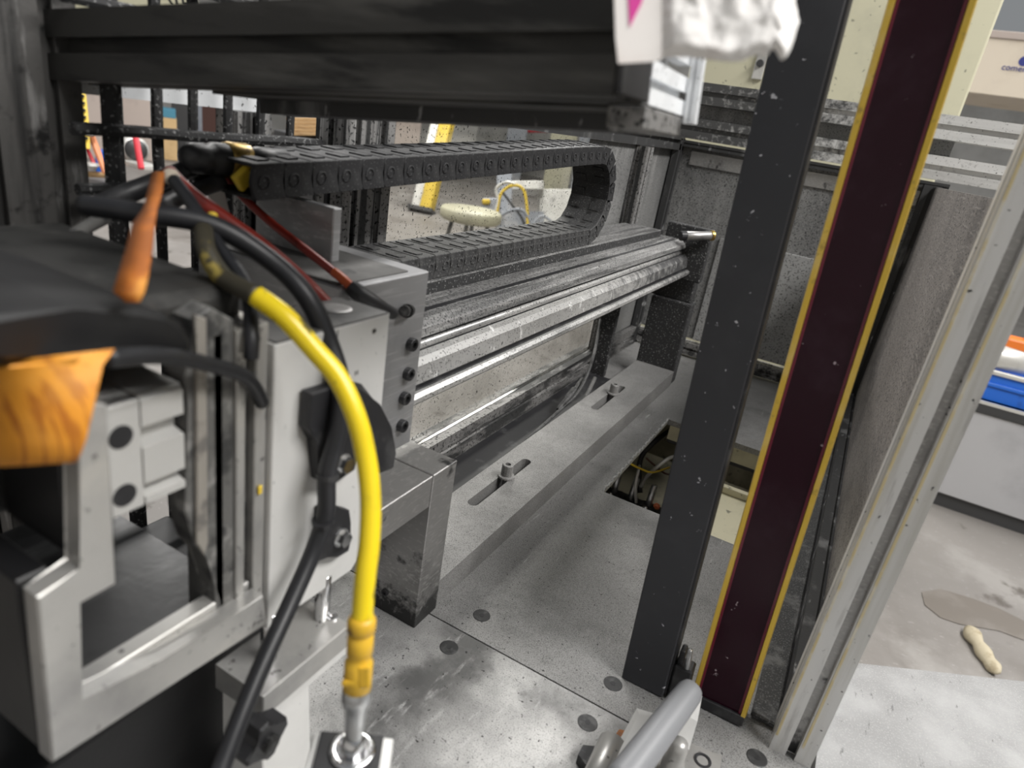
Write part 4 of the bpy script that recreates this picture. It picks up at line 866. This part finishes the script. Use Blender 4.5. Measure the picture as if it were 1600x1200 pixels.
# ================================================================== OUTSIDE, THROUGH THE ACRYLIC
def fl(px, py, z=FLOOR): return at_z(px, py, z)
def ppm(p): return FPX / ((p - EYE).dot(RC @ Vector((0, 0, 1))))
gl = thing('gantry_leg', 'slanted yellow painted gantry leg beyond the acrylic window', 'leg', fl(668, 333))
b0 = fl(668, 333); dpt = (b0 - EYE).dot(RC @ Vector((0, 0, 1))); t0 = at_d(735, 120, dpt)
bm = NB(); ext_ = (t0 - b0); M = frame(b0, (1, .3, 0), ext_)
box(bm, -.10, .06, 0, ext_.length, -.1, .1, .01); xf(bm, 0, M); link('leg', bm, 'yellow_paint', gl)
bm = NB(); box(bm, -.24, .10, -.02, .04, -.16, .16, .01); xf(bm, 0, M); link('foot', bm, 'dark_steel', gl)
bm = NB(); box(bm, -.22, -.10, .0, ext_.length * .62, -.06, .08, .01); xf(bm, 0, M); link('brace', bm, 'pale_metal', gl)
st = thing('round_stool', 'cream round topped stool seen through the acrylic window', 'stool', fl(735, 335, -.35) * 1)
q = at_z(736, 332, -.36)
bm = NB(); lathe(bm, [(0, .03), (.27, .03), (.29, .01), (.29, -.06), (.26, -.08), (0, -.08)], q, (0, 0, 1), 28); link('seat', bm, 'cream_paint', st, True)
for k in range(4):
    a = k * math.pi / 2 + .4; bm = NB(); rod(bm, (q.x + .16 * math.cos(a), q.y + .16 * math.sin(a), q.z - .06), (q.x + .24 * math.cos(a), q.y + .24 * math.sin(a), FLOOR), .02, 8); link('leg', bm, 'dark_steel', st)
mm = thing('outside_machine', 'pale grey machine tangled with hoses beyond the acrylic window', 'machine', fl(830, 360, -.85) * 1)
q = at_z(800, 350, -.62); dq = (q - EYE).dot(RC @ Vector((0, 0, 1)))
def mq(px, py, dd=0): return at_d(px, py, dq + dd)
def pbox(bm, px0, px1, py0, py1, dd, th, bev=.01):
    a = mq(px0, py0, dd); b = mq(px1, py0, dd); c_ = mq(px0, py1, dd)
    M = frame(c_, b - a, a - c_); box(bm, 0, (b - a).length, 0, (a - c_).length, -th, 0, bev); xf(bm, 0, M)
bm = NB(); pbox(bm, 842, 905, 295, 372, .2, .6); link('body', bm, 'pale_metal', mm)
bm = NB(); pbox(bm, 775, 850, 330, 372, .1, .5); link('base', bm, 'grey_machine', mm)
bm = NB(); pbox(bm, 800, 850, 282, 296, .0, .25); link('head', bm, 'pale_metal', mm)
bm = NB(); pbox(bm, 776, 800, 262, 335, .4, .3); link('column', bm, 'grey_machine', mm)
bm = NB(); pbox(bm, 752, 782, 308, 340, .0, .3, .03); link('motor', bm, 'grey_machine', mm)
bm = NB(); pbox(bm, 753, 766, 310, 318, -.05, .1, .02); link('cap', bm, 'yellow_paint', mm)
for pts_, m_, r_ in (([(775, 345), (782, 305), (800, 290), (818, 297), (824, 330), (824, 360)], 'yellow_paint', .018), ([(768, 350), (790, 332), (815, 328), (828, 345), (833, 365)], 'grey_machine', .02), ([(785, 300), (800, 320), (815, 340), (822, 360)], 'dark_steel', .014), ([(770, 340), (778, 315), (775, 295), (790, 285), (806, 288)], 'pale_metal', .018), ([(832, 352), (845, 338), (860, 345), (868, 362)], 'grey_machine', .016)):
    bm = NB(); tube(bm, [mq(a, b, -.3) for a, b in pts_], r_, 8, 6); link('hose', bm, m_, mm, True)
# columns and boards in the distance
def far_box(name, label, cat, px0, px1, pyt, pyb, mt, th=.4, z=FLOOR, grp=None):
    b = at_z((px0 + px1) / 2, pyb, z); dd = (b - EYE).dot(RC @ Vector((0, 0, 1)))
    a = at_d(px0, pyb, dd); c_ = at_d(px1, pyb, dd); t_ = at_d((px0 + px1) / 2, pyt, dd)
    w_ = (c_ - a).length; h_ = t_.z - z
    bm = NB(); box(bm, -w_ / 2, w_ / 2, 0, th, 0, h_, .01); f = ray((px0 + px1) / 2, pyb); xf(bm, 0, frame(b, Vector((f.y, -f.x, 0)), Vector((f.x, f.y, 0))))
    return tag(link(name, bm, mt), label, cat, grp)
far_box('board', 'pale board standing far beyond the acrylic left of the yellow leg', 'board', 612, 650, 150, 272, 'beige_board')
far_box('board', 'pale grey board far beyond the acrylic right of the yellow leg', 'board', 690, 738, 150, 262, 'shop_wall')
gcol = far_box('steel_column', 'grey blue steel column beyond the acrylic behind the hoses', 'column', 782, 812, 120, 282, 'grey_machine')
far_box('cupboard', 'cream cupboard beyond the acrylic near the chain loop', 'cupboard', 846, 886, 150, 300, 'cream_paint')
far_box('steel_column', 'blue grey strip of machinery beyond the acrylic at the chain loop', 'column', 888, 906, 150, 312, 'grey_machine')
dg_ = (at_z(797, 282, FLOOR) - EYE).dot(RC @ Vector((0, 0, 1))) - .2
bm = NB(); a = at_d(797, 204, dg_); b_ = at_d(893, 202, dg_); tube(bm, [a, b_], .06, 8, 1); link('red_pipe', bm, 'red_paint', gcol)

# ================================================================== OUTSIDE, THROUGH THE MESH
far_box('partition_board', 'beige partition board at far left behind the mesh', 'board', 126, 178, 90, 250, 'beige_board', .1)
far_box('partition_board', 'beige partition board behind the red pole', 'board', 198, 236, 90, 250, 'beige_board', .1)
def leg_between(name, label, cat, a, b, r, m, n=8):
    bm = NB(); rod(bm, a, b, r, n); return tag(link(name, bm, m), label, cat)
dd0 = (fl(160, 275) - EYE).dot(RC @ Vector((0, 0, 1))); dn = dd0 * .93
tl = thing('trestle', 'salmon orange folding trestle at far left behind the mesh', 'trestle', fl(180, 275))
bm = NB(); tube(bm, [at_d(122, 140, dn), at_d(132, 195, dn), at_d(137, 215, dn)], .03, 8, 2); link('rail', bm, 'salmon_paint', tl)
bm = NB(); tube(bm, [at_d(140, 205, dn), at_d(166, 272, dn)], .035, 8, 1); link('leg', bm, 'salmon_paint', tl)
bm = NB(); tube(bm, [at_d(136, 233, dn), at_d(148, 258, dn)], .02, 8, 1); link('leg', bm, 'red_paint', tl)
bm = NB(); tube(bm, [at_d(135, 272, dn), at_d(172, 274, dn)], .03, 8, 1); link('foot_bar', bm, 'wood', tl)
bm = NB(); lathe(bm, [(0, .02), (.07, .02), (.08, 0), (.05, -.03), (0, -.03)], at_d(136, 208, dn - .1), (0, 0, 1), 14); link('cap', bm, 'pale_metal', tl)
bm = NB(); lathe(bm, [(0, .02), (.07, .02), (.08, 0), (.05, -.03), (0, -.03)], at_d(142, 258, dn - .1), (0, 0, 1), 14); link('cap', bm, 'pale_metal', tl)
ty = tl
bm = NB(); ribbon(bm, [at_d(127, 143, dn - .15), at_d(132, 190, dn - .15), at_d(134, 232, dn - .15)], [ray(10, 0).cross(Vector((0, 0, 1))).normalized() * .035] * 3, .01); WS = link('warning_strip', bm, 'yellow_paint', ty)
for k in range(7):
    bm = NB(); qd = at_d(128 + k * .9, 150 + k * 11, dn - .17); box(bm, qd.x - .012, qd.x + .012, qd.y - .02, qd.y + .02, qd.z - .014, qd.z + .014); link('mark', bm, 'black_ink', WS)
far_box('blue_drum', 'blue drum behind the trestle at far left', 'drum', 152, 167, 234, 270, 'blue_plastic', .2)
leg_between('red_pole', 'red pole standing behind the mesh', 'pole', at_d(211, 208, dn - .5), at_d(221, 264, dn - .5), .03, 'red_paint')
fn = thing('shop_fan', 'white round shop fan behind the red pole', 'fan', fl(206, 262))
bm = NB(); lathe(bm, [(.13, 0), (.15, .02), (.15, .1), (.10, .14), (0, .14)], at_d(206, 232, dn * 1.03), (1, -.4, 0), 20); link('shell', bm, 'pale_metal', fn, True)
bm = NB(); lathe(bm, [(0, 0), (.11, 0), (.11, .03), (0, .03)], at_d(212, 234, dn), (1, -.4, 0), 20); link('hub', bm, 'dark_steel', fn, True)
bm = NB(); box(bm, -.18, .18, -.1, .1, 0, .05, .01); xf(bm, 0, Matrix.Translation(at_d(222, 262, dn))); link('foot', bm, 'pale_metal', fn)
far_box('carton', 'brown cardboard carton standing behind the mesh', 'box', 246, 276, 182, 250, 'cardboard', .4)
bq = at_z(261, 250, FLOOR); dd = (bq - EYE).dot(RC @ Vector((0, 0, 1)))
a, c_ = at_d(247, 168, dd), at_d(268, 182, dd); zt2 = at_d(261, 182, dd).z
bm = NB(); box(bm, -.13, .13, 0, .35, 0, a.z - zt2 + .02, .008); f = ray(261, 250); xf(bm, 0, frame(Vector((bq.x, bq.y, zt2)), Vector((f.y, -f.x, 0)), Vector((f.x, f.y, 0)))); tag(link('carton', bm, 'teal_card'), 'teal carton stacked on the brown carton behind the mesh', 'box')
far_box('dark_machine', 'dark machine housing behind the mesh left of the grey locker', 'machine', 272, 304, 150, 240, 'dark_steel')
far_box('locker', 'grey locker behind the mesh near the brown door', 'locker', 306, 316, 160, 232, 'grey_machine', .3)
far_box('brown_door', 'dark brown door leaf behind the mesh', 'door', 316, 343, 160, 222, 'brown_board', .05)
far_box('door_edge', 'orange wooden board edge beside the brown door', 'board', 344, 351, 165, 222, 'wood', .05)
bq = at_z(490, 215, .1)
ps = thing('plank_stack', 'stack of pale planks seen under the overhead frame', 'planks', at_d(490, 213, 6.0))
for k in range(5):
    bm = NB(); pa, pb = at_d(462 + (k % 2), 186 + k * 5.5, 6.0), at_d(516 - (k % 3), 186 + k * 5.5, 6.0)
    M = frame(pa, pb - pa, Vector((pb - pa).cross(Vector((0, 0, 1))))); box(bm, 0, (pb - pa).length, -.25, .25, -.013, .013, .003); xf(bm, 0, M); link('plank', bm, 'wood', ps)
bm = NB(); box(bm, -.3, .3, -.2, .2, FLOOR - 0, at_d(490, 214, 6.0).z, .01); q = at_d(490, 214, 6.15); xf(bm, 0, Matrix.Translation((q.x, q.y, 0))); tag(link('plank_stand', bm, 'dark_steel'), 'dark stand under the stack of pale planks', 'stand')
# sign above the beam
sg = thing('shop_sign', 'pale yellow sign with black capitals above the overhead beam', 'sign', at_d(250, 16, 5.0))
bm = NB(); a, b_ = at_d(100, 16, 5.0), at_d(310, 14, 5.0); M = frame(a, b_ - a, Vector((0, 0, 1))); box(bm, 0, (b_ - a).length, 0, .45, -.02, 0, .004); xf(bm, 0, M); link('board', bm, 'cream_paint', sg)
q = at_d(276, -6, 4.97); text('lettering', 'AILI', .20, frame(q, b_ - a, Vector((0, 0, 1))), 'black_ink', sg, .003)
